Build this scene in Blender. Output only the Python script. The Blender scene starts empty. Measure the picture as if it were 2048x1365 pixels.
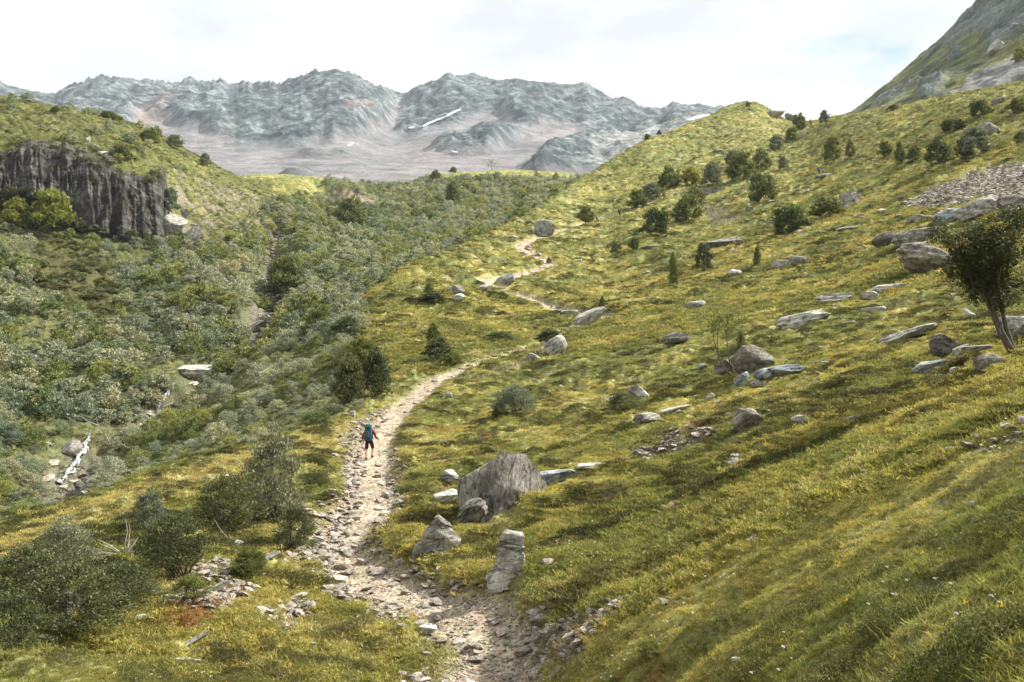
import bpy, math, random
import numpy as np
from mathutils import Vector, Matrix, Euler

# ------------------------------------------------------------------ camera, sky, sun, exposure
SC = bpy.context.scene
COL = SC.collection
F = 1991.0; PITCH = math.atan(57.5 / F)
cam_d = bpy.data.cameras.new('camera'); cam_d.lens = 35; cam_d.sensor_width = 36
cam_d.clip_start = 0.3; cam_d.clip_end = 20000
cam = bpy.data.objects.new('camera', cam_d); COL.objects.link(cam)
cam.location = (0, 0, 0); cam.rotation_euler = (math.pi / 2 + PITCH, 0, 0)
SC.camera = cam

SUN_AZ = math.radians(72)     # clockwise from the view direction (+Y) towards +X
SUN_EL = math.radians(42)
w = bpy.data.worlds.new('World'); SC.world = w; w.use_nodes = True
nt = w.node_tree; nt.nodes.clear()
def N(t, ty, **k):
    n = t.nodes.new(ty)
    for a, b in k.items(): setattr(n, a, b)
    return n
sky = N(nt, 'ShaderNodeTexSky', sky_type='NISHITA'); sky.sun_disc = False
sky.sun_elevation = SUN_EL; sky.sun_rotation = SUN_AZ; sky.altitude = 1900
tc = N(nt, 'ShaderNodeTexCoord')
mp = N(nt, 'ShaderNodeMapping'); mp.inputs['Scale'].default_value = (1.0, 1.0, 2.6)
nz = N(nt, 'ShaderNodeTexNoise'); nz.inputs['Scale'].default_value = 4.0; nz.inputs['Detail'].default_value = 7; nz.inputs['Roughness'].default_value = .55
nt.links.new(tc.outputs['Generated'], mp.inputs[0]); nt.links.new(mp.outputs[0], nz.inputs['Vector'])
cr = N(nt, 'ShaderNodeValToRGB')          # cloud brightness
cr.color_ramp.elements[0].position = .34; cr.color_ramp.elements[0].color = (4.3, 4.4, 4.45, 1)
cr.color_ramp.elements[1].position = .60; cr.color_ramp.elements[1].color = (6.5, 6.5, 6.35, 1)
nt.links.new(nz.outputs['Fac'], cr.inputs[0])
def pixdir(u, v):
    x = (u - 1024) / F; up = (682.5 - v) / F
    return Vector((x, math.cos(PITCH) - math.sin(PITCH) * up, math.sin(PITCH) + math.cos(PITCH) * up)).normalized()
# gaps of blue between the clouds
gap_prev = None
for (gu, gv, rad, amt) in ((1680, 80, .085, .42), (1785, 128, .032, .6)):
    d = pixdir(gu, gv)
    vm = N(nt, 'ShaderNodeVectorMath', operation='DISTANCE'); vm.inputs[1].default_value = d
    nrm = N(nt, 'ShaderNodeVectorMath', operation='NORMALIZE')
    nt.links.new(tc.outputs['Generated'], nrm.inputs[0])
    n2 = N(nt, 'ShaderNodeTexNoise'); n2.inputs['Scale'].default_value = 16; n2.inputs['Detail'].default_value = 6
    nt.links.new(mp.outputs[0], n2.inputs['Vector'])
    nt.links.new(nrm.outputs[0], vm.inputs[0])
    m1 = N(nt, 'ShaderNodeMapRange'); m1.inputs[1].default_value = 0; m1.inputs[2].default_value = rad; m1.inputs[3].default_value = 1; m1.inputs[4].default_value = 0
    nt.links.new(vm.outputs['Value'], m1.inputs[0])
    m2 = N(nt, 'ShaderNodeMapRange'); m2.inputs[1].default_value = .46; m2.inputs[2].default_value = .66; m2.inputs[4].default_value = amt
    nt.links.new(n2.outputs['Fac'], m2.inputs[0])
    mu = N(nt, 'ShaderNodeMath', operation='MULTIPLY'); nt.links.new(m1.outputs[0], mu.inputs[0]); nt.links.new(m2.outputs[0], mu.inputs[1])
    if gap_prev is None: gap_prev = mu
    else:
        ad = N(nt, 'ShaderNodeMath', operation='ADD'); nt.links.new(gap_prev.outputs[0], ad.inputs[0]); nt.links.new(mu.outputs[0], ad.inputs[1]); gap_prev = ad
mx = N(nt, 'ShaderNodeMix', data_type='RGBA')
bm_ = N(nt, 'ShaderNodeMath', operation='MULTIPLY'); bm_.inputs[1].default_value = 1.5; bm_.use_clamp = True
nt.links.new(gap_prev.outputs[0], bm_.inputs[0])
nt.links.new(bm_.outputs[0], mx.inputs[0]); nt.links.new(cr.outputs[0], mx.inputs[6]); nt.links.new(sky.outputs[0], mx.inputs[7])
# cirrus everywhere else still lets a little of the physical sky through
mx2 = N(nt, 'ShaderNodeMix', data_type='RGBA'); mx2.inputs[0].default_value = .10
nt.links.new(mx.outputs[2], mx2.inputs[6]); nt.links.new(sky.outputs[0], mx2.inputs[7])
bg = N(nt, 'ShaderNodeBackground'); bg.inputs[1].default_value = 0.075
wo = N(nt, 'ShaderNodeOutputWorld'); nt.links.new(mx2.outputs[2], bg.inputs[0]); nt.links.new(bg.outputs[0], wo.inputs[0])

sd = bpy.data.lights.new('sun', 'SUN'); sd.energy = 3.9; sd.angle = math.radians(0.9); sd.color = (1, .95, .86)
sun = bpy.data.objects.new('sun', sd); COL.objects.link(sun)
sdir = Vector((math.sin(SUN_AZ) * math.cos(SUN_EL), math.cos(SUN_AZ) * math.cos(SUN_EL), math.sin(SUN_EL)))
sun.rotation_euler = sdir.to_track_quat('Z', 'Y').to_euler()
SC.view_settings.view_transform = 'Standard'; SC.view_settings.look = 'None'
SC.view_settings.gamma = 1; SC.view_settings.exposure = 1.48; SC.view_settings.use_curve_mapping = False
SC.cycles.volume_bounces = 0; SC.cycles.max_bounces = 5; SC.cycles.transparent_max_bounces = 8

# ------------------------------------------------------------------ numeric helpers
rng = np.random.default_rng(7); random.seed(7)
_perm = rng.permutation(256); _perm = np.concatenate([_perm, _perm, _perm])
_g = rng.normal(size=(256, 3)); _g /= np.linalg.norm(_g, axis=1)[:, None]
def perlin2(x, y, s=0):
    xi = np.floor(x).astype(np.int64); yi = np.floor(y).astype(np.int64)
    xf = x - xi; yf = y - yi
    xi = xi & 255; yi = yi & 255
    u = xf * xf * xf * (xf * (xf * 6 - 15) + 10); v = yf * yf * yf * (yf * (yf * 6 - 15) + 10)
    def gr(a, b, fx, fy):
        h = _perm[(_perm[(a + s * 37) & 255] + b) & 255]
        ang = h * (2 * math.pi / 256)
        return np.cos(ang) * fx + np.sin(ang) * fy
    n00 = gr(xi, yi, xf, yf); n10 = gr(xi + 1, yi, xf - 1, yf)
    n01 = gr(xi, yi + 1, xf, yf - 1); n11 = gr(xi + 1, yi + 1, xf - 1, yf - 1)
    return ((n00 * (1 - u) + n10 * u) * (1 - v) + (n01 * (1 - u) + n11 * u) * v) * 1.5
def fbm(x, y, oct=4, s=0, rough=.5, ridged=False):
    t = 0; a = 1; n = 0
    for o in range(oct):
        p = perlin2(x * 2 ** o + 13.7 * o, y * 2 ** o - 7.3 * o, s + o)
        if ridged: p = 1 - 2 * np.abs(p)
        t = t + p * a; n += a; a *= rough
    return t / n
def perlin3(p, s=0):
    i = np.floor(p).astype(np.int64); f = p - i; i = i & 255
    w_ = f * f * f * (f * (f * 6 - 15) + 10); r = 0
    for dx in (0, 1):
        for dy in (0, 1):
            for dz in (0, 1):
                h = _perm[(_perm[(_perm[(i[:, 0] + dx + s) & 255] + i[:, 1] + dy) & 255] + i[:, 2] + dz) & 255]
                g = _g[h]; d = f - np.array([dx, dy, dz])
                wt = (w_[:, 0] if dx else 1 - w_[:, 0]) * (w_[:, 1] if dy else 1 - w_[:, 1]) * (w_[:, 2] if dz else 1 - w_[:, 2])
                r = r + wt * (g * d).sum(1)
    return r * 1.4
def sstep(a, b, x):
    t = np.clip((x - a) / (b - a), 0, 1); return t * t * (3 - 2 * t)
def pchip(x, y, q):
    """monotone cubic through (x, y) at q; x increasing"""
    h = np.diff(x); d = np.diff(y) / h
    m = np.zeros_like(y)
    same = d[:-1] * d[1:] > 0
    w1 = 2 * h[1:] + h[:-1]; w2 = h[1:] + 2 * h[:-1]
    with np.errstate(divide='ignore', invalid='ignore'):
        hm = (w1 + w2) / (w1 / d[:-1] + w2 / d[1:])
    m[1:-1] = np.where(same, hm, 0); m[0] = d[0]; m[-1] = d[-1]
    k = np.clip(np.searchsorted(x, q) - 1, 0, len(x) - 2)
    t = np.clip((q - x[k]) / h[k], 0, 1)
    return ((2 * t**3 - 3 * t**2 + 1) * y[k] + (t**3 - 2 * t**2 + t) * h[k] * m[k]
            + (-2 * t**3 + 3 * t**2) * y[k + 1] + (t**3 - t**2) * h[k] * m[k + 1])
CP, SP = math.cos(PITCH), math.sin(PITCH)
def uv2at(u, v):
    """photo pixel -> azimuth (from +Y to +X) and tangent of elevation"""
    u = np.asarray(u, float); v = np.asarray(v, float)
    x = (u - 1024) / F; up = (682.5 - v) / F
    y = CP - SP * up; z = SP + CP * up
    return np.arctan2(x, y), z / np.hypot(x, y)
def at2uv(a, te):
    x = np.sin(a); y = np.cos(a); z = te
    fw = y * CP + z * SP; up = -y * SP + z * CP
    return 1024 + F * x / fw, 682.5 - F * up / fw
def inpoly(u, v, poly):
    r = np.zeros(np.shape(u), bool); n = len(poly); j = n - 1
    for i in range(n):
        xi, yi = poly[i]; xj, yj = poly[j]
        c = ((yi > v) != (yj > v)) & (u < (xj - xi) * (v - yi) / (yj - yi + 1e-9) + xi)
        r ^= c; j = i
    return r
def polydist(x, y, px, py, chunk=200000):
    """distance to a polyline, signed side (+ = right of travel), parameter 0..n-1"""
    D = np.empty(x.shape); S = np.empty(x.shape); T = np.empty(x.shape)
    for c in range(0, x.size, chunk):
        X = x[c:c + chunk]; Y = y[c:c + chunk]; best = np.full(X.shape, 1e9); side = np.zeros(X.shape); par = np.zeros(X.shape)
        for i in range(len(px) - 1):
            ax, ay = px[i], py[i]; bx, by = px[i + 1] - ax, py[i + 1] - ay
            t = np.clip(((X - ax) * bx + (Y - ay) * by) / (bx * bx + by * by), 0, 1)
            dx = X - ax - t * bx; dy = Y - ay - t * by; d = np.hypot(dx, dy)
            m = d < best; best = np.where(m, d, best); side = np.where(m, np.sign(dx * by - dy * bx), side); par = np.where(m, i + t, par)
        D[c:c + chunk] = best; S[c:c + chunk] = side; T[c:c + chunk] = par
    return D, S, T

def mesh_np(name, V, Fc, smooth=True):
    me = bpy.data.meshes.new(name)
    V = np.ascontiguousarray(V, np.float32); Fc = np.ascontiguousarray(Fc, np.int32); k = Fc.shape[1]
    me.vertices.add(len(V)); me.vertices.foreach_set('co', V.ravel())
    me.loops.add(Fc.size); me.loops.foreach_set('vertex_index', Fc.ravel())
    me.polygons.add(len(Fc)); me.polygons.foreach_set('loop_start', np.arange(0, Fc.size, k, dtype=np.int32))
    me.update(calc_edges=True)
    me.polygons.foreach_set('use_smooth', np.full(len(Fc), smooth)); me.update()
    return me
def color_attr(me, name, C, alpha=None):
    a = me.color_attributes.new(name, 'FLOAT_COLOR', 'POINT')
    C4 = np.ones((len(C), 4), np.float32); C4[:, :3] = C
    if alpha is not None: C4[:, 3] = alpha
    a.data.foreach_set('color', C4.ravel())
def link(name, me, mat=None, parent=None, loc=None):
    o = bpy.data.objects.new(name, me); COL.objects.link(o)
    if mat is not None and me is not None and len(me.materials) == 0: me.materials.append(mat)
    if parent is not None: o.parent = parent
    if loc is not None: o.location = loc
    return o
def tag(o, label=None, cat=None, group=None, kind=None):
    if label: o['label'] = label
    if cat: o['category'] = cat
    if group: o['group'] = group
    if kind: o['kind'] = kind
    return o
def blur(a, k):
    for ax in (0, 1):
        a = np.moveaxis(a, ax, 0); c = np.cumsum(np.pad(a, ((k // 2 + 1, k // 2), (0, 0)), mode='edge'), axis=0); a = (c[k:] - c[:-k]) / k; a = np.moveaxis(a, 0, ax)
    return a
# ------------------------------------------------------------------ materials
def newmat(name):
    m = bpy.data.materials.new(name); m.use_nodes = True; t = m.node_tree; t.nodes.clear()
    out = N(t, 'ShaderNodeOutputMaterial'); b = N(t, 'ShaderNodeBsdfPrincipled'); b.inputs['Roughness'].default_value = .9
    b.inputs['Specular IOR Level'].default_value = .2
    t.links.new(b.outputs[0], out.inputs[0]); return m, t, b, out
def noise(t, vec, scale, detail=5, rough=.6):
    n = N(t, 'ShaderNodeTexNoise'); n.inputs['Scale'].default_value = scale; n.inputs['Detail'].default_value = detail; n.inputs['Roughness'].default_value = rough
    if vec is not None: t.links.new(vec, n.inputs['Vector'])
    return n.outputs['Fac']
def ramp(t, fac, stops):
    r = N(t, 'ShaderNodeValToRGB'); e = r.color_ramp.elements
    while len(e) < len(stops): e.new(.5)
    for i, (p, c) in enumerate(stops):
        e[i].position = p; e[i].color = (*c, 1) if len(c) == 3 else c
    t.links.new(fac, r.inputs[0]); return r.outputs[0]
def mixc(t, fac, a, b, mode='MIX'):
    m = N(t, 'ShaderNodeMix', data_type='RGBA', blend_type=mode)
    for sock, val in ((0, fac), (6, a), (7, b)):
        if isinstance(val, (int, float)): m.inputs[sock].default_value = val
        elif isinstance(val, tuple): m.inputs[sock].default_value = (*val, 1)
        else: t.links.new(val, m.inputs[sock])
    return m.outputs[2]
def bump(t, h, strength, dist, b, prev=None):
    n = N(t, 'ShaderNodeBump'); n.inputs['Strength'].default_value = strength; n.inputs['Distance'].default_value = dist
    t.links.new(h, n.inputs['Height'])
    if prev is not None: t.links.new(prev, n.inputs['Normal'])
    if b is not None: t.links.new(n.outputs[0], b.inputs['Normal'])
    return n.outputs[0]
def g3(v): return (v, v, v)

# ground: base albedo (plant cover, soil, gravel) comes from the vertex colour, the grain from noise
def ground_material():
    m, t, b, out = newmat('meadow_ground')
    tcn = N(t, 'ShaderNodeTexCoord'); at = N(t, 'ShaderNodeAttribute', attribute_name='Cov')
    v = tcn.outputs['Object']
    a = noise(t, v, 9, 6, .7); bb = noise(t, v, 1.7, 6, .68); c = noise(t, v, .35, 5, .6)
    f1 = ramp(t, a, [(.32, g3(.35)), (.66, g3(1.55))]); f2 = ramp(t, bb, [(.32, g3(.5)), (.68, g3(1.4))]); f3 = ramp(t, c, [(.3, g3(.85)), (.7, g3(1.15))])
    col = mixc(t, 1.0, at.outputs['Color'], f1, 'MULTIPLY'); col = mixc(t, 1.0, col, f2, 'MULTIPLY'); col = mixc(t, 1.0, col, f3, 'MULTIPLY')
    t.links.new(col, b.inputs['Base Color']); b.inputs['Specular IOR Level'].default_value = .08
    n1 = bump(t, bb, .55, .35, None); bump(t, a, .7, .08, b, n1)
    return m
def rock_material(name, base, light, dark, patch=None, scale=1.0, lichen=.35, bed=(.35, .2, 0)):
    m, t, b, out = newmat(name)
    tcn = N(t, 'ShaderNodeTexCoord'); oi = N(t, 'ShaderNodeObjectInfo')
    ad = N(t, 'ShaderNodeVectorMath', operation='ADD'); sc = N(t, 'ShaderNodeVectorMath', operation='SCALE'); sc.inputs[3].default_value = 40
    cmb = N(t, 'ShaderNodeCombineXYZ')
    for i in range(3): t.links.new(oi.outputs['Random'], cmb.inputs[i])
    t.links.new(cmb.outputs[0], sc.inputs[0]); t.links.new(tcn.outputs['Object'], ad.inputs[0]); t.links.new(sc.outputs[0], ad.inputs[1])
    v = ad.outputs[0]
    a = noise(t, v, 1.6 * scale, 8, .68); f = noise(t, v, 11 * scale, 5, .7)
    mpv = N(t, 'ShaderNodeMapping'); mpv.inputs['Scale'].default_value = (.6, .6, 4); mpr = N(t, 'ShaderNodeMapping'); mpr.inputs['Rotation'].default_value = bed; t.links.new(v, mpr.inputs[0]); t.links.new(mpr.outputs[0], mpv.inputs[0])
    st = noise(t, mpv.outputs[0], 2.2 * scale, 6, .65)
    col = ramp(t, a, [(.33, dark), (.47, base), (.62, light)])
    col = mixc(t, .75, col, ramp(t, st, [(.34, g3(.45)), (.5, g3(1.0)), (.66, g3(1.25))]), 'MULTIPLY')
    col = mixc(t, .85, col, ramp(t, f, [(.34, g3(.42)), (.48, g3(1.0)), (.7, g3(1.3))]), 'MULTIPLY')
    li = noise(t, v, 3.3 * scale, 7, .75)
    lf = ramp(t, li, [(.55, (0, 0, 0)), (.62, g3(lichen))])
    col = mixc(t, lf, col, patch or (.16, .15, .10))
    # fractures
    vo = N(t, 'ShaderNodeTexVoronoi', feature='DISTANCE_TO_EDGE'); vo.inputs['Scale'].default_value = 1.15 * scale
    dv = N(t, 'ShaderNodeVectorMath', operation='ADD'); nn_ = N(t, 'ShaderNodeTexNoise'); nn_.inputs['Scale'].default_value = 2.2 * scale; nn_.inputs['Detail'].default_value = 5
    t.links.new(mpv.outputs[0], nn_.inputs['Vector']); t.links.new(mpv.outputs[0], dv.inputs[0]); t.links.new(nn_.outputs['Color'], dv.inputs[1]); t.links.new(dv.outputs[0], vo.inputs['Vector'])
    ck = ramp(t, vo.outputs['Distance'], [(.0, (.25, .24, .22)), (.045, g3(1))]); col = mixc(t, .8, col, ck, 'MULTIPLY')
    vr = N(t, 'ShaderNodeMapRange'); vr.inputs[3].default_value = .6; vr.inputs[4].default_value = 1.25; t.links.new(oi.outputs['Random'], vr.inputs[0])
    col = mixc(t, 1.0, col, vr.outputs[0], 'MULTIPLY')
    t.links.new(col, b.inputs['Base Color'])
    n0 = bump(t, ck, .6, .06 / scale, None); n1 = bump(t, st, .7, .12 / scale, None, n0); n2 = bump(t, a, .55, .1 / scale, None, n1); bump(t, f, .6, .03 / scale, b, n2)
    return m
def leaf_material(name, c1, c2, trans=.35, inst=False):
    m, t, b, out = newmat(name)
    ge = N(t, 'ShaderNodeNewGeometry'); col = ramp(t, ge.outputs['Random Per Island'], [(0, c1), (1, c2)])
    oi = N(t, 'ShaderNodeObjectInfo')
    hv = ramp(t, oi.outputs['Random'], [(0, (.72, .78, .75)), (.5, g3(1.0)), (1, (1.25, 1.15, 1.0))])
    col = mixc(t, 1.0, col, hv, 'MULTIPLY')
    if inst:
        at = N(t, 'ShaderNodeAttribute', attribute_name='tint'); at.attribute_type = 'INSTANCER'
        col = mixc(t, 1.0, col, at.outputs['Color'], 'MULTIPLY')
    t.links.new(col, b.inputs['Base Color']); b.inputs['Roughness'].default_value = .6
    tr = N(t, 'ShaderNodeBsdfTranslucent'); t.links.new(mixc(t, 1.0, col, (1.15, 1.05, .72), 'MULTIPLY'), tr.inputs[0])
    ms = N(t, 'ShaderNodeMixShader'); ms.inputs[0].default_value = trans
    t.links.new(b.outputs[0], ms.inputs[1]); t.links.new(tr.outputs[0], ms.inputs[2]); t.links.new(ms.outputs[0], out.inputs[0])
    return m
def plain(name, c, rough=.8, var=.25, scale=8):
    m, t, b, out = newmat(name); tcn = N(t, 'ShaderNodeTexCoord')
    f = noise(t, tcn.outputs['Object'], scale, 4)
    t.links.new(mixc(t, 1.0, ramp(t, f, [(.3, g3(1 - var)), (.7, g3(1 + var))]), c, 'MULTIPLY'), b.inputs['Base Color'])
    b.inputs['Roughness'].default_value = rough
    bump(t, f, .4, .02, b); return m
M_GROUND = ground_material()
M_ROCK = rock_material('grey_schist', (.30, .28, .245), (.50, .48, .435), (.12, .11, .095))
M_ROCKP = rock_material('pale_schist', (.40, .385, .345), (.64, .62, .57), (.15, .14, .125), (.2, .2, .15), lichen=.25)
M_ROCKB = rock_material('blue_white_schist', (.30, .33, .33), (.52, .56, .56), (.11, .135, .14), (.2, .22, .19), lichen=.3)
M_ROCKD = rock_material('brown_lichen_schist', (.22, .20, .165), (.38, .35, .30), (.07, .06, .05), (.10, .045, .02), lichen=.6)
M_BOUL = rock_material('boulder_schist', (.27, .245, .21), (.50, .475, .42), (.11, .10, .085), (.17, .155, .10), scale=.8, bed=(.5, 1.35, .3))
M_STONE = rock_material('trail_stone', (.38, .325, .265), (.60, .55, .47), (.17, .135, .105), scale=3)
# ------------------------------------------------------------------ near and middle terrain (one lofted height field)
U  = [-350,0,200,300,400,520,600,650,700,800,900,1000,1100,1200,1300,1400,1500,1600,1700,1800,1900,2048,2400]
def L(*p): return p
V_ = 1365
LN = [
 # r, v per column
 ([17,17,17,17.5,18,18.5,19,19,19.5,20,20,20,19,17,15,13,11.5,10,8.8,7.8,7,6,5], [1365]*23),
 ([21,21.5,22.5,23,24,25,26,26,26,25.5,26,26,24.5,23,21,19,17,15.5,13.5,12,11,9.5,7.5], [1240,1240,1230,1215,1200,1185,1180,1180,1180,1180,1170,1160,1155,1150,1150,1150,1150,1150,1150,1150,1150,1150,1150]),
 ([28,29,31,32.5,33.5,34.5,35,35,35.5,35.5,35,34,32.5,31,28.5,26,23,21,19,17,15,13,10], [1145,1140,1085,1060,1040,1020,1010,1005]+[1000]*15),
 ([35,38,42,44,46,49,51,52,53,51,50,48,45,42,39,37,33,30,27,25,22,19,14], [1190,1068,1003,957,925,893,870,858,845,855,858]+[860]*12),
 ([46,48,50,52,54,57,60,61,62,62,62,62,60,57,53,50,45,41,37,34,31,26,19], [1220,1092,1022,975,938,892,855,835,815,797,790,787,783,780,775,770,767,765,765,765,762,760,760]),
 ([70,78,78,81,84,84,84,83,82,78,76,73,72,70,66,62,57,52,46,42,38,31,22], [980,965,925,880,838,780,745,735,725,722,725,728,725,715,705,700,700,700,700,700,698,705,700]),
 ([100,100,100,106,112,115,112,107,101,95,92,97,97,96,92,88,82,77,70,63,56,45,32], [865,865,850,800,755,690,660,655,655,655,660,660,655,645,635,630,625,620,620,620,618,640,640]),
 ([135,130,145,145,145,150,138,124,110,107,112,128,135,138,132,122,112,102,92,82,73,58,42], [760,760,720,690,655,600,605,620,632,605,600,580,575,570,565,560,560,560,560,560,558,560,560]),
 ([175,172,180,180,180,195,170,142,114,118,132,158,170,182,172,165,150,135,120,107,97,80,58], [600,600,600,595,575,540,560,590,622,575,550,510,495,480,480,480,480,480,480,480,478,490,490]),
 ([230,232,222,224,230,230,205,160,116,124,143,170,192,206,208,215,195,180,160,143,128,110,80], [430,410,470,482,480,490,520,570,617,560,525,480,455,437,420,400,402,400,400,400,395,390,380]),
 ([243,243,236,238,255,270,260,180,117.5,128,150,180,208,230,240,255,245,235,205,190,170,150,115], [300,285,310,345,400,430,455,540,614,550,508,462,420,390,355,330,335,335,320,310,300,290,260]),
 ([290,290,285,290,300,310,320,205,119,132,155,187,220,255,285,315,335,330,300,275,255,230,180], [190,197,233,268,318,378,410,520,612,546,501,453,398,336,281,243,206,246,233,214,195,168,130]),
 ([360,360,360,360,360,350,350,230,138,155,180,215,245,280,320,350,380,370,340,320,300,270,220], [260,260,290,320,345,385,398,530,640,590,555,500,450,400,340,300,285,290,280,260,240,215,190]),
 ([420,420,420,410,400,395,390,290,220,200,240,270,310,340,380,420,430,430,420,410,390,350,300], [350,350,360,365,365,362,375,480,540,560,530,490,450,420,400,400,390,390,390,380,370,350,330]),
 ([450,450,450,450,450,430,440,400,330,330,350,370,390,410,450,480,490,490,480,470,450,420,380], [370,370,370,368,370,353,357,400,445,460,430,410,400,390,405,420,420,420,420,420,410,400,390]),
 ([500,500,500,490,480,460,460,450,445,450,470,480,480,480,500,520,530,530,520,510,500,480,450], [400,400,400,380,372,349,353,359,366,377,348,341,345,355,385,440,450,450,450,450,440,430,420]),
 ([720]*23, [520]*23),
]
A0 = math.radians(-44); A1 = math.radians(50); NA = 1090
az = np.linspace(A0, A1, NA)
ua, _ = uv2at(np.array(U, float), np.full(len(U), 740.0))
lr = []; te = []
lr.append(np.full(NA, math.log(1.0))); te.append(np.full(NA, -1.75 / 1.0))
lr.append(np.full(NA, math.log(3.0))); te.append(np.full(NA, -1.0) + 0.36 * 0 + np.interp(az, [A0, 0, A1], [-.02, 0, .25]))
for rr, vv in LN:
    rr = np.array(rr, float); vv = np.array(vv, float)
    _, t_ = uv2at(np.array(U, float), vv)
    lr.append(pchip(ua, np.log(rr), az)); te.append(pchip(ua, t_, az))
lr = np.array(lr); te = np.array(te)
te[1] = np.minimum(te[1], te[2] - .12)
RR = np.concatenate([np.exp(np.linspace(0, math.log(200), 640, endpoint=False)), np.exp(np.linspace(math.log(200), math.log(340), 150, endpoint=False)), np.exp(np.linspace(math.log(340), math.log(720), 90))])
LR = np.log(RR); NR = len(RR)
TE = np.empty((NA, NR))
for i in range(NA):
    TE[i] = pchip(lr[:, i], te[:, i], LR)
AZ, RG = np.meshgrid(az, RR, indexing='ij')
X = RG * np.sin(AZ); Y = RG * np.cos(AZ); Z = TE * RG
UU, VV = at2uv(AZ, TE)
# broad relief
fade = sstep(5, 40, RG)
Z += fade * (.22 * fbm(X / 7, Y / 7, 3, 1) + sstep(60, 160, RG) * (1.0 * fbm(X / 26, Y / 26, 3, 5)))
# grassy humps and terracettes; calmer where the trail runs (below)
hump = np.clip(fbm(X / 2.0 + .3 * Y, Y / 1.5, 3, 9) * 1.2 + .1, -.3, 1)
hump2 = np.abs(fbm(X / .8, Y / .65, 2, 21))
patchy = sstep(-.35, .35, fbm(X / 13, Y / 13, 2, 31))
rag = np.clip(fbm(X / 1.3 + .4 * Y, Y / .55, 3, 25, .6), -.4, .8)
HUMP = (.24 * rag * sstep(14, 40, RG) + .42 * hump * (.35 + .65 * patchy) + .17 * hump2) * sstep(3, 12, RG) * (1 + .45 * sstep(25, 50, RG) + .9 * sstep(60, 200, RG))

def mk_pick():
    pass
def colrow(a, r):
    ci = (a - A0) / (A1 - A0) * (NA - 1); ri = np.interp(np.log(r), LR, np.arange(NR)); return ci, ri
def ground_z(x, y):
    x = np.asarray(x, float); y = np.asarray(y, float)
    ci, ri = colrow(np.arctan2(x, y), np.hypot(x, y))
    ci = np.clip(ci, 0, NA - 1.001); ri = np.clip(ri, 0, NR - 1.001)
    i = ci.astype(int); j = ri.astype(int); f = ci - i; g = ri - j
    return (Z[i, j] * (1 - f) * (1 - g) + Z[i + 1, j] * f * (1 - g) + Z[i, j + 1] * (1 - f) * g + Z[i + 1, j + 1] * f * g)
def hit(u, v, rmin=0, rmax=1e9):
    """where the sight line through photo pixel (u, v) first meets the ground"""
    a, t = uv2at(u, v); a = float(a); t = float(t)
    i = int(round((a - A0) / (A1 - A0) * (NA - 1))); i = min(max(i, 0), NA - 1)
    prof = Z[i] / RR; ok = (RR > max(rmin, 3)) & (RR < rmax)
    idx = np.nonzero(ok & (prof >= t))[0]
    if len(idx) == 0:
        k = np.nonzero(ok)[0]; j = k[np.argmax(prof[k])]
    else: j = idx[0]
    r = RR[j]
    if j > 0 and prof[j] > prof[j - 1] and prof[j] >= t:
        f = (t - prof[j - 1]) / (prof[j] - prof[j - 1]); r = RR[j - 1] + np.clip(f, 0, 1) * (RR[j] - RR[j - 1])
    x = r * math.sin(a); y = r * math.cos(a)
    return Vector((x, y, float(ground_z(x, y)))), r

# ---- the trail, as a world polyline, levelled and cut a little into the slope
TRAIL_PX = [(965,1420),(975,1365),(985,1310),(945,1268),(880,1235),(810,1198),(745,1150),(690,1112),(665,1090),(690,1062),(735,1025),(742,985),(738,950),(742,915),(752,880),(775,845),(805,815),(838,788),(870,765),(910,747),(960,728),(1010,710),(1065,690),(1120,668),(1175,648),(1235,634)]
TRAIL2_PX = [(1235,634),(1180,630),(1130,622),(1085,607),(1045,592),(1000,583),(965,580),(985,567),(1020,556),(1070,543),(1100,530),(1092,520),(1062,510),(1048,497),(1050,488),(1075,478),(1120,462),(1165,447),(1195,440),(1238,427),(1290,412),(1330,398),(1375,386)]
def world_line(px):
    P = [hit(u, v)[0] for u, v in px]; return np.array([p.x for p in P]), np.array([p.y for p in P])
def dense(px, py, n=6):
    t = np.arange(len(px)); q = np.linspace(0, len(px) - 1, (len(px) - 1) * n + 1)
    return pchip(t.astype(float), px, q), pchip(t.astype(float), py, q)
t1x, t1y = world_line(TRAIL_PX); t2x, t2y = world_line(TRAIL2_PX)
d1x, d1y = dense(t1x, t1y, 3); d2x, d2y = dense(t2x, t2y, 3)
near = (RG < 270) & (np.abs(X) < 70)
def trail_field(dx, dy):
    D = np.full(X.shape, 1e3); S = np.zeros(X.shape); T = np.zeros(X.shape)
    D[near], S[near], T[near] = polydist(X[near], Y[near], dx, dy)
    return D, S, T
D1, S1, T1 = trail_field(d1x, d1y); D2, S2, T2 = trail_field(d2x, d2y)
wob = .22 * fbm(X / 1.1, Y / 1.1, 3, 41)
vis1 = 1 - sstep(57, 60, T1) * .75           # beyond the bend only a narrow line of stones shows
HW1 = np.interp(T1, [0, 15, 24, 30, 36, 48, 57, 61, 80], [.72, .66, .66, .75, .78, .62, .62, .2, .18])
HW2 = np.interp(T2, [0, 12, 20, 34, 40, 46, 70], [.7, .85, .65, .95, 1.25, .45, .3])
W1 = 1 - sstep(HW1 - .12, HW1 + .35, D1 + wob); W2 = 1 - sstep(HW2 - .12, HW2 + .4, D2 + wob * 1.4)
TR = np.maximum(W1, W2)
side = np.where(D1 < D2, S1, S2); Dm = np.minimum(D1, D2)
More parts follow.
